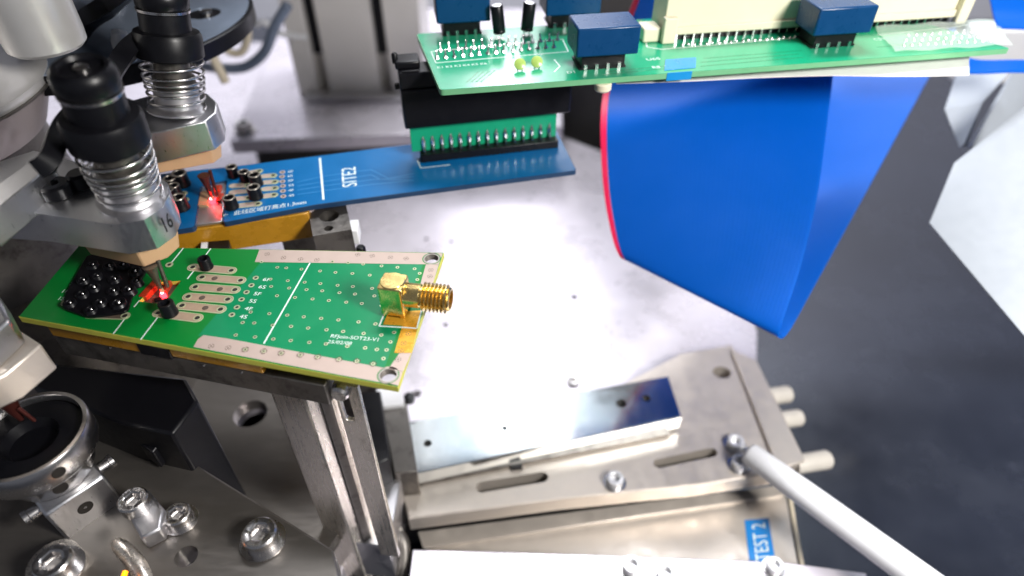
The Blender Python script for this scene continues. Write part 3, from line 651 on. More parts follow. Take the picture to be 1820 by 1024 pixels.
# solder pins of the connector below, two rows
for row in range(2):
    for i in range(15):
        u = 778 + (985-778)*i/14 + row*6; v = (104 - 10*row) - (104-84)*i/14 + row*-3
        p = at(u, v, RZ) + Vector((random.uniform(-.02, .02), random.uniform(-.02, .02), 0))
        b = MB(); b.lathe(p + Vector((0, 0, 0.001)), (random.uniform(-.1, .1), random.uniform(-.1, .1), 1), [(0.075, 0), (0.06, 0.03), (0.03, 0.09), (0.026, 0.22), (0.008, 0.25)], 8); obj('solder_pin', b, 'solder', rb)
sl = [(766, 92), (775, 112), (1010, 92), (1000, 70)]
for a, c in zip(sl, sl[1:] + sl[:1]): silk_line(a, c, 0.03, rb, RZ)
tx = (at(860, 112, RZ) - at(776, 119, RZ)).normalized(); ty = Vector((-tx.y, tx.x, 0))
text('printed_marks', 'K1 K2 K3 K4 K5 K6', at(777, 122, RZ), tx, ty, (0.17, 0.19), 'silk', rb, 0.004)
text('printed_mark', 'D1', at(1008, 131, RZ), tx, ty, (0.22, 0.2), 'silk', rb, 0.004)
text('printed_mark', 'U65', at(1150, 108, RZ), tx, ty, (0.25, 0.22), 'silk', rb, 0.004)
text('printed_mark', 'R8  C12', at(1160, 122, RZ), tx, ty, (0.22, 0.2), 'silk', rb, 0.004)
text('printed_mark', 'C21', at(1555, 72, RZ), tx, ty, (0.22, 0.2), 'silk', rb, 0.004)
for pts in ([(1146, 60), (1150, 84), (1176, 88)], [(1176, 88), (1430, 66)], [(985, 106), (995, 118), (985, 128)], [(1560, 62), (1700, 48)], [(1700, 48), (1718, 44)]):
    for a, c in zip(pts[:-1], pts[1:]): silk_line(a, c, 0.035, rb, RZ)
for a, c in (((1070, 133), (1185, 122)), ((1075, 128), (1190, 117)), ((1245, 118), (1428, 102)), ((1245, 111), (1420, 96)), ((1250, 104), (1425, 90)), ((830, 146), (850, 128)), ((838, 146), (860, 127)), ((846, 146), (870, 126)), ((854, 146), (880, 125)), ((1560, 84), (1600, 80))): silk_line(a, c, 0.05, rb, RZ, zz=0.0025, m='tracegreen')
# yellow green disc components
for u, v in ((924, 124), (954, 120)):
    p = at(u, v, RZ); b = MB(); b.lathe(p + Vector((0, 0, 0.16)), (0.1, -0.75, 0.6), [(0.001, -0.05), (0.10, -0.045), (0.16, -0.02), (0.16, 0.02), (0.10, 0.045), (0.001, 0.05)], 20); o = obj('disc_capacitor', b, 'ceramic', rb)
    for s_ in (-1, 1):
        b = MB(); b.cyl(p + r1*0.07*s_ + Vector((0, 0, 0.001)), p + r1*0.05*s_ + Vector((0, 0, 0.12)), 0.016, 6); obj('lead', b, 'solder', o)
# ivory connector
x0, y0 = loc(1178, 76); x1, y1 = loc(1702, 40)
yb = y0 + 0.10
iv = rbox('ivory_connector', x0, x1, yb, yb+1.1, 0.22, 1.7, 'ivory', rb, 0.04)
rbox('front_lip', x0+0.35, x1-0.25, yb-0.10, yb-0.001, 0.20, 0.42, 'ivory', iv, 0.02)
rbox('end_post', x0-0.08, x0+0.33, yb-0.24, yb-0.002, 0.003, 0.75, 'ivory', iv, 0.03)
rbox('end_ear', x0-0.62, x0-0.081, yb-0.05, yb+0.6, 0.003, 0.42, 'ivory', iv, 0.05)
rbox('end_post', x1-0.235, x1+0.14, yb-0.22, yb-0.002, 0.003, 0.9, 'ivory', iv, 0.03)
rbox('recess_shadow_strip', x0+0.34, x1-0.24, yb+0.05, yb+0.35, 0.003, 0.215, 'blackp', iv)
for i in range(34):
    xx = x0 + 0.42 + (x1-x0-0.8)*i/33; rbox('contact_pin', xx-0.025, xx+0.025, yb-0.06, yb-0.02, 0.002, 0.19, 'solder', iv)
# little row of solder joints in front of it
JOINT = mesh('solder_joint', MB().lathe((0, 0, 0), (0, 0, 1), [(0.05, 0), (0.04, 0.03), (0.015, 0.06), (0.001, 0.065)], 8), 'solder', 60)
for i in range(26): inst('solder_joint', JOINT, rb, F0 + r1*(x0+0.5+i*0.19) + r2*(yb-0.42+0.05*(i % 2)) + Vector((0, 0, 0.002)))
for i in range(12):
    for j in range(3): inst('solder_joint', JOINT, rb, at(1606 + i*14 + j*4, 82 - j*9 - i*0.8, RZ) + Vector((0, 0, 0.002)), scale=1.2)
# tape on the board
b = MB(); pts = flat([(1183, 107), (1237, 103), (1236, 121), (1181, 126)], RZ); b.prism([p[:2] for p in pts], RZ+0.006, RZ+0.016); q = F0 + r1*loc(1209, 130)[0]
o = obj('blue_tape', b, 'bluetape', rb)
b = MB(); b.box((q - r2*0.006) + Vector((0, 0, -0.10)), (0.72, 0.012, 0.23), math.atan2(r1.y, r1.x)); obj('tape_fold', b, 'bluetape', o)
grid = []
for i in range(7):
    row = []
    for j in range(14):
        u = 1590 + (1800-1590)*j/13 + i*-6; v = 95 - i*7 - j*1.0
        p = at(u, v, RZ) + Vector((0, 0, 0.05 + 0.03*math.sin(j*1.3+i) + 0.02*math.sin(i*2.1) + (0.06 if i == 6 else 0)))
        row.append(p)
    grid.append(row)
b = MB(); b.sheet(grid, 0.01); obj('clear_tape', b, 'clear', rb)
# white insulating film below the front edge
b = MB(); gp = []
for i in range(5):
    row = []
    for j in range(14):
        t_ = j/13; u0_ = 1095 + (1722-1095)*t_; vlo = 149 - 15*min(1, t_*1.6) + 1.5*math.sin(t_*9); vhi = 120 - 30*t_
        row.append(at(u0_, vlo + (vhi-vlo)*i/4, RZ-0.42) + Vector((0, 0, 0.02*math.sin(t_*7))))
    gp.append(row)
b.sheet(gp, 0.025); tag(obj('insulating_film', b, 'film'), 'white insulating film under the front edge of the relay board', 'film')
b = MB(); p = at(1072, 148, RZ-0.2); b.lathe((p.x, p.y, RZ-0.40), (0, 0, 1), [(0.2, 0), (0.24, 0.05), (0.24, 0.2), (0.2, 0.235)], 20); obj('standoff', b, 'ivory', rb)
# ================================================================== BLUE RIBBON CABLE
def ribbon(name, rows, ncol, th, m, label, n=7, red=False):
    Ls = spline([atY(*r[0]) for r in rows], n); Rs = spline([atY(*r[1]) for r in rows], n)
    grid = []
    for k, (a, c) in enumerate(zip(Ls, Rs)):
        grid.append([a.lerp(c, j/ncol) for j in range(ncol+1)])
    t = thing(name, label, 'ribbon cable', grid[len(grid)//2][ncol//2])
    j0 = 1 if red else 0
    b = MB(); b.sheet([r[j0:] for r in grid], th); o = obj('ribbon', b, m, t, smooth=60)
    if red:
        b = MB(); b.sheet([[r[0].lerp(r[1], -0.3), r[0].lerp(r[1], 0.94)] for r in grid], th*1.2); obj('red_edge_wire', b, 'redline', t, smooth=60)
    # fine ridges of the single wires
    return t, grid
rows = [((1152, -60, 23.5), (1500, -60, 23.5)), ((1106, 60, 22.6), (1488, 60, 22.4)), ((1078, 150, 21.6), (1480, 135, 21.3)), ((1070, 225, 20.2), (1469, 225, 19.6)),
        ((1075, 335, 18.6), (1452, 350, 17.4)), ((1090, 420, 17.4), (1424, 470, 15.6)), ((1102, 452, 17.0), (1388, 580, 14.15)), ((1112, 459, 17.05), (1384, 597, 14.1)),
        ((1130, 452, 17.6), (1402, 590, 14.45)), ((1200, 405, 20.4), (1452, 500, 16.6)), ((1290, 290, 23.8), (1542, 336, 20.2)), ((1370, 190, 27), (1622, 190, 24.4)), ((1420, 110, 29), (1700, 50, 28.0))]
rc, rgrid = ribbon('ribbon_cable', rows, 46, 0.07, 'ribbon', 'wide blue ribbon cable with red edge hanging in a loop', 7, True)
rib = MB()
for j in range(2, 46):
    rib.tube([r[j] for r in rgrid[6:]], 0.039, 4, cap=False)
o = obj('wire_ridges', rib, 'ribbon', rc); o['kind'] = 'stuff'
ribbon('ribbon_cable', [((1752, -40, 25.5), (1880, -40, 25)), ((1764, 20, 24.5), (1880, 20, 24)), ((1772, 50, 23.6), (1880, 54, 23.2))], 8, 0.08, 'ribbon', 'blue ribbon piece in the top right corner above the board tip')
ribbon('ribbon_cable', [((1668, 108, 22.5), (1700, 129, 21.7)), ((1690, 98, 22.6), (1716, 130, 21.7)), ((1740, 108, 22.4), (1750, 130, 21.6)), ((1800, 108, 22.2), (1800, 128, 21.5)), ((1880, 108, 22), (1880, 130, 21.5))], 6, 0.08, 'ribbon', 'flat blue ribbon lying under the right tip of the relay board')
# ================================================================== WHITE FOLDED COVERS, RIGHT
def cover(label, rows):
    Ls = [atY(*r[0]) for r in rows]; Rs = [atY(*r[1]) for r in rows]
    grid = [[a.lerp(c, j/8) for j in range(9)] for a, c in zip(Ls, Rs)]
    b = MB(); b.sheet(grid, 0.16); tag(obj('folded_cover', b, 'coverwhite', None, smooth=14, origin=grid[-1][0]), label, 'cover')
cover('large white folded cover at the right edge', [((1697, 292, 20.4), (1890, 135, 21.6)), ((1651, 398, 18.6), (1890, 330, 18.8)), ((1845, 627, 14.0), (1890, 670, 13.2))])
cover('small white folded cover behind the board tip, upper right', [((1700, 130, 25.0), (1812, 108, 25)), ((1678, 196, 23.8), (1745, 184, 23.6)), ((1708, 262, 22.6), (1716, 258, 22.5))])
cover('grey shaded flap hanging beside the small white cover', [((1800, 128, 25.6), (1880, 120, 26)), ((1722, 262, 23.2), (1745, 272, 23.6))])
b = MB(); b.box(atY(1830, 95, 30), (6.5, 1.0, 2.6)); tag(obj('white_tray', b, 'white', None, bevel=0.15), 'blurred white tray behind the right tip of the relay board', 'tray')

# ================================================================== PICK-UP HEADS
def frame_for(ax):
    ax = ax.normalized(); return ax
def pick_head(label, foot, top, armpts, zt, zb, tippts, ztip, noz, scale=1.0, number=None, red=False, lever=None):
    t = thing('pick_up_head', label, 'pick-up head', noz, 'spring loaded pick-up heads of the turret')
    foot = Vector(foot); ax = (Vector(top) - foot); H_ = ax.length; ax.normalize(); s = scale
    def P(h): return foot + ax*(h*H_)
    # cap, sleeve, collar
    b = MB(); b.lathe(P(0), ax, [(0.50*s, H_*0.84), (0.57*s, H_*0.85), (0.60*s, H_*0.87), (0.61*s, H_*0.93), (0.58*s, H_*0.975), (0.50*s, H_), (0.42*s, H_*1.0), (0.38*s, H_*0.975), (0.001, H_*0.97)], 40); obj('cap', b, 'blackp', t)
    b = MB(); b.lathe(P(0), ax, [(0.575*s, H_*0.822), (0.605*s, H_*0.824), (0.61*s, H_*0.845), (0.57*s, H_*0.848)], 40); obj('cap_ring', b, 'steel', t)
    b = MB(); b.lathe(P(0), ax, [(0.15*s, H_*0.971), (0.15*s, H_*0.99), (0.05*s, H_*0.995)], 18); obj('cap_screw', b, 'steel', t)
    b = MB(); b.lathe(P(0), ax, [(0.58*s, H_*0.62), (0.575*s, H_*0.815), (0.55*s, H_*0.82)], 40); obj('sleeve', b, 'blackm', t)
    b = MB(); b.lathe(P(0), ax, [(0.60*s, H_*0.455), (0.74*s, H_*0.46), (0.79*s, H_*0.475), (0.79*s, H_*0.635), (0.74*s, H_*0.67), (0.60*s, H_*0.68)], 40); obj('collar', b, 'blackm', t)
    # spring
    b = MB(); path = []; turns = 6.5; nn = int(turns*26)
    e = Vector((1, 0, 0)); e = (e - ax*e.dot(ax)).normalized(); f = ax.cross(e)
    for i in range(nn+1):
        q = i/nn; a = 2*math.pi*turns*q; h = 0.03 + 0.43*(q + 0.06*math.sin(2*math.pi*q)); r = (0.645 + 0.09*q)*s
        path.append(P(h) + (e*math.cos(a) + f*math.sin(a))*r)
    b.tube(path, 0.036*s, 8); obj('spring', b, 'steel', t, smooth=70)
    b = MB(); b.lathe(P(0), ax, [(0.72*s, 0.0), (0.74*s, H_*0.005), (0.74*s, H_*0.02), (0.60*s, H_*0.028), (0.54*s, H_*0.05), (0.535*s, H_*0.20), (0.48*s, H_*0.21)], 36); obj('guide_bush', b, 'alu2', t)
    b = MB(); b.lathe(P(0), ax, [(0.46*s, H_*0.211), (0.50*s, H_*0.23), (0.50*s, H_*0.30), (0.42*s, H_*0.31), (0.42*s, H_*0.455)], 36); obj('spindle_shaft', b, 'steeld', t)
    # arm
    A = [p[:2] for p in flat(armpts, zt)]
    b = MB(); b.prism(A, zb, zt); arm = obj('arm', b, 'alu', t, bevel=0.04)
    T = [p[:2] for p in flat(tippts, zb)]
    cx = sum(p[0] for p in T)/len(T); cy = sum(p[1] for p in T)/len(T)
    b = MB(); n = len(T)
    T2 = [(noz.x + (x-noz.x)*0.93, noz.y + (y-noz.y)*0.86) for x, y in T]
    area_ = sum(T[i][0]*T[(i+1) % n][1] - T[(i+1) % n][0]*T[i][1] for i in range(n))
    if area_ < 0: T = T[::-1]; T2 = T2[::-1]
    zm = zb - 0.012 - (zb-ztip)*0.45
    b.add([(x, y, zb-0.004) for x, y in T] + [(x, y, zm) for x, y in T] + [(x, y, ztip) for x, y in T2],
          [tuple(range(n))] + [(i+k*n, i+(k+1)*n, (i+1) % n+(k+1)*n, (i+1) % n+k*n) for k in range(2) for i in range(n)] + [tuple(range(3*n-1, 2*n-1, -1))])
    obj('tip_holder', b, 'peek', t, bevel=0.03)
    m = 'pickred' if red else 'steeld'
    b = MB(); b.lathe(noz + Vector((0, 0, 0.16)), (0.0, 0.02, 1), [(0.055, 0), (0.06, 0.12), (0.085, 0.34), (0.13, ztip-noz.z-0.3), (0.17, ztip-noz.z-0.17)], 18); obj('nozzle', b, m, t)
    b = MB(); b.cyl(noz + Vector((0.02, 0.0, 0.05)), noz + Vector((0.02, 0.0, 0.17)), 0.04, 12); obj('nozzle_tip', b, 'peek', t)
    b = MB(); b.cyl(noz + Vector((0.12, 0.1, 0.12)), noz + Vector((0.14, 0.16, ztip-noz.z+0.05)), 0.05, 10); obj('guide_pin', b, m, t)
    if number:
        a_, c_ = at(*number[1], zt), at(*number[2], zt); xd = (c_-a_).normalized(); nv = xd.cross(Vector((0, 0, 1)))
        text('number', number[0], a_ + Vector((0, 0, number[3])) + nv*0.02, xd, (0, 0, 1), (0.36, 0.52), 'ink', t, 0.012, 0.02)
    if lever:
        for pts, r in lever:
            b = MB(); b.tube(spline([at(*q) for q in pts], 5), r, 4); obj('black_lever', b, 'blackm', t, bevel=0.06)
    return t
h1 = pick_head('front pick-up head with silver spring and number 16 on its arm', at(236, 352, 2.3), at(142, 116, 5.5),
    [(-30, 372), (60, 378), (205, 400), (256, 391), (290, 368), (301, 345), (297, 325), (270, 305), (180, 300), (60, 268), (-40, 300)], 2.3, 1.5,
    [(135, 412), (237, 437), (285, 418), (309, 396), (300, 372), (200, 350), (120, 380)], 0.86, at(289, 521, 0), 1.0, ('16', (277, 385), (301, 362), -0.47),
    lever=[([(128, 205, 4.0), (105, 235, 3.9), (88, 285, 3.7), (70, 300, 3.6)], 0.27)])
h2 = pick_head('rear pick-up head above the blue board, with plain silver arm', at(318, 196, 2.3), at(284, -22, 5.35),
    [(180, 235), (252, 240), (366, 215), (384, 200), (386, 182), (368, 165), (300, 160), (190, 190)], 2.3, 1.42,
    [(262, 277), (372, 256), (388, 244), (385, 225), (300, 215), (240, 250)], 0.86, at(378, 357, 0), 1.06, red=True,
    lever=[([(250, 72, 4.2), (225, 92, 4.1), (205, 120, 4.0), (198, 132, 3.9)], 0.30)])
h3 = pick_head('farthest pick-up head, mostly hidden behind the black lever', at(175, 40, 2.3), at(150, -190, 5.3),
    [(60, 60), (130, 84), (226, 52), (236, 36), (220, 14), (100, 10)], 2.3, 1.5,
    [(120, 110), (190, 90), (232, 70), (225, 50), (150, 60)], 1.0, at(200, 150, 0), 1.0,
    lever=[([(240, -30, 4.4), (190, 12, 4.2), (150, 40, 3.6), (122, 84, 3.0)], 0.33)])
# slanting silver bar and grey plate between the heads
t = thing('turret_bracket', 'flat silver bracket bar running behind the front pick-up head', 'bracket', at(60, 320, 1.8))
b = MB(); b.prism([p[:2] for p in flat([(-30, 345), (82, 268), (92, 292), (-30, 392)], 2.9)], 2.2, 2.9); obj('bar', b, 'alu', t, bevel=0.03)
b = MB(); b.lathe(at(105, 345, 2.32), (0, 0, 1), [(0.34, 0), (0.34, 0.25), (0.28, 0.3), (0.12, 0.3), (0.1, 0.15), (0.001, 0.15)], 20); obj('black_knob', b, 'blackp', t)
b = MB(); b.lathe(at(148, 330, 2.32), (0, 0, 1), [(0.26, 0), (0.26, 0.3), (0.2, 0.36)], 20); obj('black_knob', b, 'blackp', t)
# ================================================================== TURRET
t = thing('turret_drum', 'large brushed metal turret drum in the upper left corner', 'turret', (-16.6, 16.3, 2.2))
b = MB(); b.lathe((-16.6, 16.3, 0), (0, 0, 1), [(3.6, 2.72), (3.72, 2.73), (3.80, 2.85), (3.80, 3.05), (3.66, 3.15), (3.45, 3.6), (3.30, 4.6), (3.30, 9.5)], 72); obj('drum_body', b, 'drum', t)
b = MB(); b.lathe((-16.6, 16.3, 0), (0, 0, 1), [(3.2, 1.6), (3.55, 2.3), (3.70, 2.715)], 72); obj('lower_drum', b, 'drumlow', t)
b = MB(); b.lathe((-16.6, 16.3, 0), (0, 0, 1), [(3.70, 2.74), (3.86, 2.78), (3.86, 2.83), (3.70, 2.86)], 72); obj('rim_line', b, 'steeld', t)
b = MB(); b.lathe((-16.6, 16.3, 0), (0, 0, 1), [(4.6, BZ+0.01), (4.6, -3.0), (3.4, -2.4), (3.0, 1.59)], 56); obj('dark_filler_column', b, 'steeld', t)  # dark column added so the gap under the drum stays black
b = MB(); b.lathe((-16.6, 16.3, 0), (0, 0, 1), [(3.4, 8.2), (10.8, 8.4), (11.0, 8.6), (11.0, 9.8), (10.8, 10.0), (6.0, 10.1), (6.0, 22)], 72); obj('overhead_shade_disc', b, 'steeld', t)  # unseen disc above the heads, added to shade the left side
b = MB(); b.box((-24.7, 33, 24), (35.4, 13, 40)); obj('light_blocker', b, 'steeld', t, bevel=0.3)  # unseen box, added to keep the ceiling light off the left side
p = at(78, 66, 4.4); b = MB(); b.lathe((p.x, p.y, 0), (0, 0, 1), [(0.82, 4.15), (0.92, 4.25), (0.94, 4.5), (0.94, 8.5)], 40); obj('motor_can', b, 'drum', t)
p = at(135, 60, 3.6); b = MB(); b.lathe((p.x, p.y, 0), (0.3, 0.1, 1), [(0.2, 3.2), (0.24, 3.4), (0.2, 3.7), (0.08, 3.75)], 24); obj('white_button', b, 'white', t)
import_pts = [at(447, -5, 3.0), at(405, 55, 3.0), at(328, 90, 3.0)]
(ax_, ay_), (bx_, by_), (cx_, cy_) = [p[:2] for p in import_pts]
dd = 2*(ax_*(by_-cy_) + bx_*(cy_-ay_) + cx_*(ay_-by_))
ux = ((ax_**2+ay_**2)*(by_-cy_) + (bx_**2+by_**2)*(cy_-ay_) + (cx_**2+cy_**2)*(ay_-by_))/dd
uy = ((ax_**2+ay_**2)*(cx_-bx_) + (bx_**2+by_**2)*(ax_-cx_) + (cx_**2+cy_**2)*(bx_-ax_))/dd
Rr = math.hypot(ax_-ux, ay_-uy)
t = thing('turret_disc', 'pale blue shiny disc with thick black rim behind the rear head', 'disc', (ux, uy, 2.6))
b = MB(); b.lathe((ux, uy, 2.45), (0, 0, 1), [(Rr-0.5, 0), (Rr, 0.02), (Rr, 0.5), (Rr-0.06, 0.545)], 96); obj('rim', b, 'blackm', t)
hp = at(362, 25, 3.0)
b = MB(); b.prism(circle(ux, uy, Rr-0.12, 96), 2.9, 3.02, [circle(hp.x, hp.y, 0.55, 24)]); obj('disc_face', b, 'discglass', t)
b = MB(); b.lathe((hp.x+0.1, hp.y, 2.996), (0, 0, 1), [(0.20, 0), (0.20, 0.12), (0.1, 0.15)], 18); obj('pin', b, 'steel', t)

# ================================================================== LEFT FOREGROUND HEAD
t = thing('cut_off_head', 'beige and grey tip holder cut by the left edge, over the round coupling', 'pick-up head', at(10, 730, -1.2))
b = MB(); b.prism([p[:2] for p in flat([(-90, 610), (28, 604), (104, 655), (42, 709), (-30, 742), (-90, 760)], -0.55)], -0.55, 0.25); obj('tip_holder', b, 'nickel', t, bevel=0.06)
b = MB(); b.prism([p[:2] for p in flat([(-90, 600), (-10, 556), (22, 560), (48, 610), (0, 655), (-90, 690)], 0.26)], 0.255, 1.0); obj('arm', b, 'alu', t, bevel=0.08)
b = MB(); b.lathe(at(38, 745, -1.35), (0.02, 0, 1), [(0.06, 0), (0.1, 0.2), (0.16, 0.5), (0.26, 0.85)], 18); obj('nozzle', b, 'pickred', t)
b = MB(); b.lathe(at(62, 748, -1.35), (-0.3, 0, 1), [(0.04, 0), (0.05, 0.5)], 10); obj('claw', b, 'pickred', t)
cap_screw(t, at(8, 632, -0.1), 0.16, (0.45, -1, 0.3), False)

# ================================================================== LOWER LEFT PLATE WITH COUPLING
DZ = -4.0
t = thing('corner_plate', 'dark steel plate with cap screws in the lower left corner', 'plate', at(300, 950, DZ-1.0))
hl = at(331, 989, DZ)
b = MB(); b.prism([p[:2] for p in flat([(-260, 760), (205, 762), (318, 806), (592, 976), (606, 1030), (560, 1250), (-260, 1250)], DZ)], DZ-0.7, DZ, [circle(hl.x, hl.y, 0.26, 24)], chamfer=0.05); obj('plate', b, 'plategrey', t)
for u, v, r in ((468, 962, 0.40), (322, 925, 0.31)): cap_screw(t, at(u, v, DZ), r)
b = MB(); b.prism([p[:2] for p in flat([(215, 892), (262, 868), (292, 905), (285, 940), (250, 958)], DZ+0.5)], DZ+0.002, DZ+0.5); obj('lug', b, 'alu2', t, bevel=0.06)
cap_screw(t, at(244, 900, DZ+0.5), 0.34, washer=False)
cap_screw(t, at(107, 1012, DZ+0.35), 0.40)
b = MB(); b.lathe(at(107, 1012, DZ) , (0, 0, 1), [(0.55, 0.002), (0.55, 0.34)], 24); obj('boss', b, 'steelb', t)
b = MB(); b.prism([p[:2] for p in flat([(262, 738), (300, 768), (270, 805), (222, 770)], -3.2)], -3.9, -3.2); obj('black_block', b, 'blackp', t, bevel=0.05)
b = MB(); b.prism([p[:2] for p in flat([(40, 640), (330, 672), (352, 712), (306, 772), (215, 752), (60, 690)], -2.4)], BZ+0.01, -2.4); tag(obj('black_shade_block', b, 'blackp', None, bevel=0.08), 'black block added to stand for the shade below the front nest block', 'bracket')  # black block added to darken the base plate below the nest
hq = at(445, 735, -8.5)
b = MB(); b.prism([p[:2] for p in flat([(200, 640), (500, 655), (600, 950), (560, 1010), (330, 830), (180, 780)], -8.5)], -9.0, -8.5, [circle(hq.x, hq.y, 0.60, 26)]); tag(obj('darkening_plate', b, 'plategrey', None), 'dull grey plate with a round hole, added to darken the base behind the post', 'plate')  # dull plate laid over the base plate to darken it here
# coupling
C0 = at(46, 772, -1.5)
t = thing('round_coupling', 'polished round coupling cup with side holes, lower left', 'coupling', (C0.x, C0.y, -4))
b = MB(); b.lathe((C0.x, C0.y, 0), (0, 0, 1), [(0.5, -2.9), (0.86, -2.9), (0.9, -2.8), (0.9, -2.42), (1.05, -2.32), (1.22, -2.18), (1.25, -2.1), (1.25, -1.54), (1.22, -1.5), (1.14, -1.5), (1.12, -1.54), (1.10, -2.0), (0.001, -2.05)], 56); cp = obj('cup', b, 'steel', t)
b = MB(); b.lathe((C0.x, C0.y, 0), (0, 0, 1), [(1.09, -1.98), (1.09, -1.70), (0.6, -1.66), (0.5, -1.9), (0.001, -1.92)], 48); obj('dark_insert', b, 'blackp', cp)
def side_hole(ang, z, rad, r, parent, squash=1.0):
    d = Vector((math.cos(ang), math.sin(ang), 0)); c = Vector((C0.x, C0.y, z)) + d*(rad-0.02)
    b = MB(); b.lathe(c, d, [(r*1.2, 0), (r*1.2, 0.028), (r, 0.034), (r*0.95, 0.022), (0.001, 0.022)], 18); b.m = [0]*len(b.m); obj('side_hole', b, 'hole', parent)
side_hole(math.radians(-38), -1.82, 1.25, 0.12, cp); side_hole(math.radians(-48), -2.62, 0.9, 0.13, cp)
a_ = math.radians(-52)
b = MB()
d1 = Vector((math.cos(math.radians(-40)), math.sin(math.radians(-40)), 0)); d2 = Vector((-d1.y, d1.x, 0))
def cblock(name, x, y, z0, z1, sx, sy, m, bev=0.06):
    c = Vector((C0.x, C0.y, 0)) + d1*x + d2*y; b = MB(); b.box((c.x, c.y, (z0+z1)/2), (sx, sy, z1-z0), math.atan2(d1.y, d1.x)); return obj(name, b, m, t, bevel=bev)
ck = cblock('clamp_block', 0.30, 0.0, -4.35, -2.91, 1.5, 1.35, 'alu', 0.07)
cblock('foot_block', 0.72, -0.05, -5.2, -4.36, 1.9, 1.7, 'nickel', 0.1)
c = Vector((C0.x, C0.y, -3.45)) + d1*1.05; b = MB(); b.lathe(c, d1, [(0.17, 0), (0.17, 0.012), (0.13, 0.014), (0.001, -0.005)], 20); obj('side_hole', b, 'hole', ck)
for s_ in (-1, 1):
    c = Vector((C0.x, C0.y, -3.15)) + d1*0.55 + d2*0.68*s_; b = MB(); b.lathe(c, d2*s_, [(0.15, 0), (0.15, 0.22), (0.18, 0.24), (0.18, 0.34), (0.1, 0.36)], 16); obj('ear_pin', b, 'steel', ck)
pt = at(208, 962, -4.3); b = MB(); b.lathe(pt, d1*0.2+Vector((0, 0, 1)), [(0.30, 0), (0.30, 0.03), (0.22, 0.035), (0.2, 0.0), (0.001, -0.02)], 24); obj('tube_port', b, 'hole', ck)
b = MB(); b.tube(spline([at(205, 962, -4.4), at(214, 972, -4.1), at(238, 996, -4.0), at(262, 1040, -4.1), at(275, 1100, -4.4)], 6), 0.19, 16); tag(obj('bent_tube', b, 'steelb'), 'bent metal tube leaving the coupling at the bottom edge', 'tube')
p = at(223, 1016, -3.6); b = MB(); b.tube([p, p + Vector((0.02, -0.25, 0.0)), p + Vector((0.03, -0.5, 0.0))], 0.055, 10); tag(obj('orange_indicator', b, 'orange'), 'tiny glowing orange indicator beside the bent tube', 'indicator')

# ================================================================== SUPPORT POST AND BRACKETS
t = thing('support_post', 'worn brushed steel post standing under the green board', 'post', at(600, 1000, -11))
a0, a1, a2 = at(470, 672, -1.36), at(534, 690, -1.36), at(596, 660, -1.36)
d_ = (a2-a1); 
b = MB(); b.prism([a0[:2], a1[:2], a2[:2], (a0 + d_)[:2]], -16, -1.36); obj('post_body', b, 'steelb', t, bevel=0.04)
m0 = a1 + (a2-a1)*0.46; n_ = (a2-a1).normalized(); out = Vector((n_.y, -n_.x, 0))
b = MB(); c = a1 + (a2-a1)*0.5 + out*0.06; b.box((c.x, c.y, -8.2), ((a2-a1).length*0.30, 0.12, 13.4), math.atan2(n_.y, n_.x)); obj('dark_channel', b, 'steeld', t, bevel=0.02)
br = thing('slotted_bracket', 'blue grey angle bracket with a slot beside the steel post', 'bracket', at(670, 900, -9.0))
B0 = at(590, 684, -0.85); B1 = at(640, 690, -0.85); dv = (B1-B0); dn = dv.normalized(); do = Vector((dn.y, -dn.x, 0))
FZ = -9.0
Lb = dv.length*0.9
me_v = []
def vprism(name, pts, parent, m, th, bev=0.02, holes=()):
    """upright plate: outline in (along, z), thickness towards the back"""
    b = MB(); b.prism(pts, 0, th, holes)
    vs_ = []
    for v in b.v: vs_.append(B0 + dn*v.x - do*v.z + Vector((0, 0, v.y - B0.z)))
    b.v = vs_; return obj(name, b, m, parent, bevel=bev)
slot = [(Lb*0.34 + 0.13*math.cos(a), -1.62 + (0.42 if math.sin(a) > 0 else -0.42) + 0.13*math.sin(a)) for a in [2*math.pi*i/20 for i in range(20)]]
vprism('upright', [(0, -0.85), (Lb, -0.85), (Lb, FZ), (0, FZ)], br, 'steelb', 0.14, 0.02, [slot])
b = MB(); cc = B0 + dn*(Lb*0.34) ; b.lathe(Vector((cc.x, cc.y, -0.98)) , do, [(0.22, 0), (0.22, 0.14), (0.17, 0.2)], 20); obj('screw_head', b, 'steel', br)
ft = flat([(616, 962), (712, 852), (672, 846), (600, 900)], FZ)
ft = flat([(622, 964), (690, 972), (713, 853), (664, 846)], FZ)
b = MB(); b.prism([p[:2] for p in ft], FZ-2.2, FZ-0.002); obj('foot_block', b, 'alu2', br, bevel=0.04)
silt = flat([(645, 938), (650, 938), (665, 892), (662, 892)], FZ)
b = MB(); b.prism([p[:2] for p in silt], FZ, FZ+0.006); obj('saw_slot', b, 'hole', br)
# clamp bolt right of the foot
t = thing('clamp_bolt', 'dark eye bolt beside the bracket foot near the bottom', 'bolt', at(705, 990, -11.60))
b = MB(); b.tube(spline([at(690, 930, -10.60), at(700, 942, -10.50), at(715, 960, -10.60), at(718, 990, -10.90), at(712, 1030, -11.30)], 6), 0.22, 12); obj('shank', b, 'steeld', t)
b = MB(); b.lathe(at(700, 948, -10.45), (0.3, -0.6, 0.7), [(0.30, -0.1), (0.34, 0), (0.30, 0.12), (0.15, 0.14), (0.14, 0.05), (0.001, 0.05)], 20); obj('eye', b, 'steeld', t)
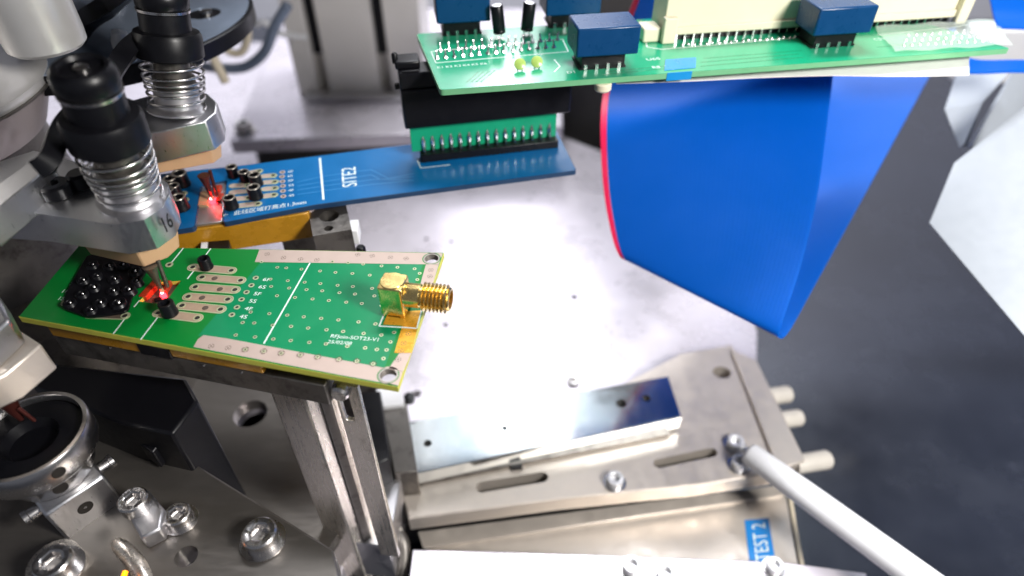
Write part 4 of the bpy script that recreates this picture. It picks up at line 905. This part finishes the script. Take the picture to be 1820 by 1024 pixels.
# dark blocks between post and bar
t = thing('side_block', 'grey steel side block between the post and the polished bar', 'block', at(690, 800, BZ))
b = MB(); b.prism([p[:2] for p in flat([(678, 722), (722, 712), (742, 838), (700, 842)], -8.60)], BZ+0.003, -8.60); obj('block', b, 'steeld', t, bevel=0.05)
b = MB(); b.prism([p[:2] for p in flat([(672, 724), (718, 718), (712, 690), (668, 690)], -8.40)], -8.90, -8.40); obj('white_cap', b, 'white', t, bevel=0.04)
b = MB(); b.prism([p[:2] for p in flat([(628, 700), (676, 694), (692, 815), (660, 830)], -7.60)], -10.90, -7.60); obj('dark_block', b, 'blackm', t, bevel=0.06)
b = MB(); b.lathe(at(728, 712, -8.75), (0, 0, 1), [(0.2, 0), (0.2, 0.25), (0.1, 0.28)], 16); obj('dark_pin', b, 'blackp', t)
b = MB(); b.prism([p[:2] for p in flat([(650, 825), (692, 818), (700, 850), (655, 858)], -10.60)], -10.99, -10.60); obj('cream_block', b, 'ivory', t, bevel=0.04)

# ================================================================== SLIDE STAGE
SZ = -10.05
t = thing('slide_stage', 'tan steel slide plate with slots and screws under the polished bar', 'slide', at(1050, 850, SZ-0.8))
def slot_px(a, c, r): A = at(*a, SZ); C = at(*c, SZ); return stadium(A, C, r)
sh = [slot_px((856, 866), (964, 848), 0.21), slot_px((1170, 824), (1266, 804), 0.19)]
ov = at(1283, 662, SZ); sh.append(circle(ov.x, ov.y, 0.38, 20, 0.32))
outl = flat([(716, 880), (726, 922), (1000, 886), (1240, 862), (1372, 842), (1428, 822), (1384, 728), (1300, 612), (1210, 628), (1150, 660)], SZ)
b = MB(); b.prism([p[:2] for p in outl], SZ-0.75, SZ, sh, chamfer=0.05); obj('slide_plate', b, 'nickel', t)
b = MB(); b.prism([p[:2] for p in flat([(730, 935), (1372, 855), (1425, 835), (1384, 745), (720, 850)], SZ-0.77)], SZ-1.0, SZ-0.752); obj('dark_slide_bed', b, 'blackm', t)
b = MB(); b.prism([p[:2] for p in flat([(1300, 620), (1345, 640), (1432, 818), (1384, 836)], SZ+0.18)], SZ+0.002, SZ+0.18); obj('edge_rail', b, 'nickel', t, bevel=0.05)
for u, v, r in ((1092, 858, 0.31), (1305, 792, 0.31), (1313, 828, 0.31)): cap_screw(t, at(u, v, SZ), r, pale=True)
for (u0, v0), (u1, v1), r in (((1345, 708), (1404, 700), 0.36), ((1378, 748), (1424, 742), 0.34), ((1412, 826), (1474, 816), 0.36)):
    a, c = at(u0, v0, SZ-0.3), at(u1, v1, SZ-0.3); ax2 = c-a
    b = MB(); b.lathe(a, ax2, [(r, 0), (r, ax2.length-0.1), (r*0.8, ax2.length), (0.001, ax2.length)], 24); obj('stop_peg', b, 'peg', t)
b = MB(); p = at(918, 832, SZ); b.box((p.x, p.y, SZ+0.09), (0.42, 0.2, 0.17), 0.12); obj('notch_block', b, 'blackm', t)
# polished bar
QZ = -9.2
bar = flat([(722, 750), (741, 841), (1212, 741), (1188, 668)], QZ)
t = thing('polished_bar', 'long polished metal bar with four holes mirroring the blue ribbon', 'bar', (bar[0]+bar[2])/2 + Vector((0, 0, -0.85)))
hs = [circle(*at(u, v, QZ)[:2], r, 18) for u, v, r in ((760, 788, .15), (897, 761, .11), (1104, 717, .20), (1149, 708, .155))]
b = MB(); b.prism([p[:2] for p in bar], SZ+0.19, QZ, hs, chamfer=0.035); obj('bar_body', b, 'mirror', t)
for u, v, r in ((760, 788, .155), (897, 761, .115), (1104, 717, .205), (1149, 708, .16)):
    p = at(u, v, QZ); b = MB(); b.lathe((p.x, p.y, SZ+0.2), (0, 0, 1), [(r, 0), (r, 0.45)], 18); obj('hole_floor', b, 'hole', t)
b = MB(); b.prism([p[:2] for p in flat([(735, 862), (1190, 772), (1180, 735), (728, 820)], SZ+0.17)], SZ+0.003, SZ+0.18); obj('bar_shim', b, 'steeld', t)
cap_screw(t, at(1018, 682, -10.2), 0.26, washer=False)
# lower plates
LZ = -11.7
t = thing('lower_plate', 'flat tan lower plate carrying the blue TEST 2 label', 'plate', at(1200, 950, LZ-0.5))
b = MB(); b.prism([p[:2] for p in flat([(760, 955), (1395, 868), (1420, 1010), (1440, 1200), (730, 1200)], LZ)], LZ-0.6, LZ); obj('plate', b, 'nickel', t, bevel=0.05)
b = MB(); b.prism([p[:2] for p in flat([(752, 975), (742, 945), (1385, 862), (1392, 880)], LZ+0.12)], LZ+0.002, LZ+0.12); obj('step_strip', b, 'nickel', t, bevel=0.03)
lb = flat([(1323, 925), (1366, 921), (1378, 998), (1332, 1002)], LZ)
t2 = thing('test_label', 'small blue label lettered TEST 2 on the lower plate', 'label', sum(lb, Vector())/4)
b = MB(); b.prism([p[:2] for p in lb], LZ+0.002, LZ+0.012); obj('label_plate', b, 'labelblue', t2)
ux_ = (lb[0]-lb[3]); uy_ = (lb[0]-lb[1])
text('lettering', 'TEST 2', lb[3] + (lb[2]-lb[3])*0.80 + ux_*0.03 + Vector((0, 0, 0.013)), ux_, uy_, (ux_.length/3.35, uy_.length*0.80), 'silk', t2, 0.003)
CZ = -10.6
t = thing('front_plate', 'white metal plate with screws along the bottom edge', 'plate', at(1000, 1010, CZ-0.5))
b = MB(); b.prism([p[:2] for p in flat([(733, 976), (900, 980), (1390, 998), (1540, 1018), (1600, 1250), (700, 1250)], CZ)], CZ-0.5, CZ); obj('plate', b, 'base', t, bevel=0.05)
cap_screw(t, at(1121, 1010, CZ), 0.31, pale=True); cap_screw(t, at(1181, 1024, CZ), 0.31, pale=True); cap_screw(t, at(1374, 1010, CZ), 0.28, pale=True)
b = MB(); b.tube([at(1403, 880, LZ-0.1), at(1411, 930, LZ-0.1), at(1426, 1010, LZ-0.1)], 0.09, 10); tag(obj('cream_wire', b, 'cream'), 'thin cream wire along the right side of the lower plate', 'wire')
# white rod
t = thing('white_rod', 'thick white rod slanting to the bottom right over the dark bench', 'rod', at(1480, 910, -9.2))
ra, rbb = at(1328, 803, -9.3), at(1690, 1068, -8.7); dr = (rbb-ra).normalized()
b = MB(); b.lathe(ra, rbb-ra, [(0.24, 0), (0.37, 0.07), (0.42, 0.18), (0.45, 3.0), (0.48, (rbb-ra).length)], 32); obj('rod', b, 'rodwhite', t)
b = MB(); b.lathe(ra - dr*0.16, dr, [(0.1, -0.1), (0.15, 0), (0.15, 0.2)], 16); obj('end_stud', b, 'rodwhite', t)
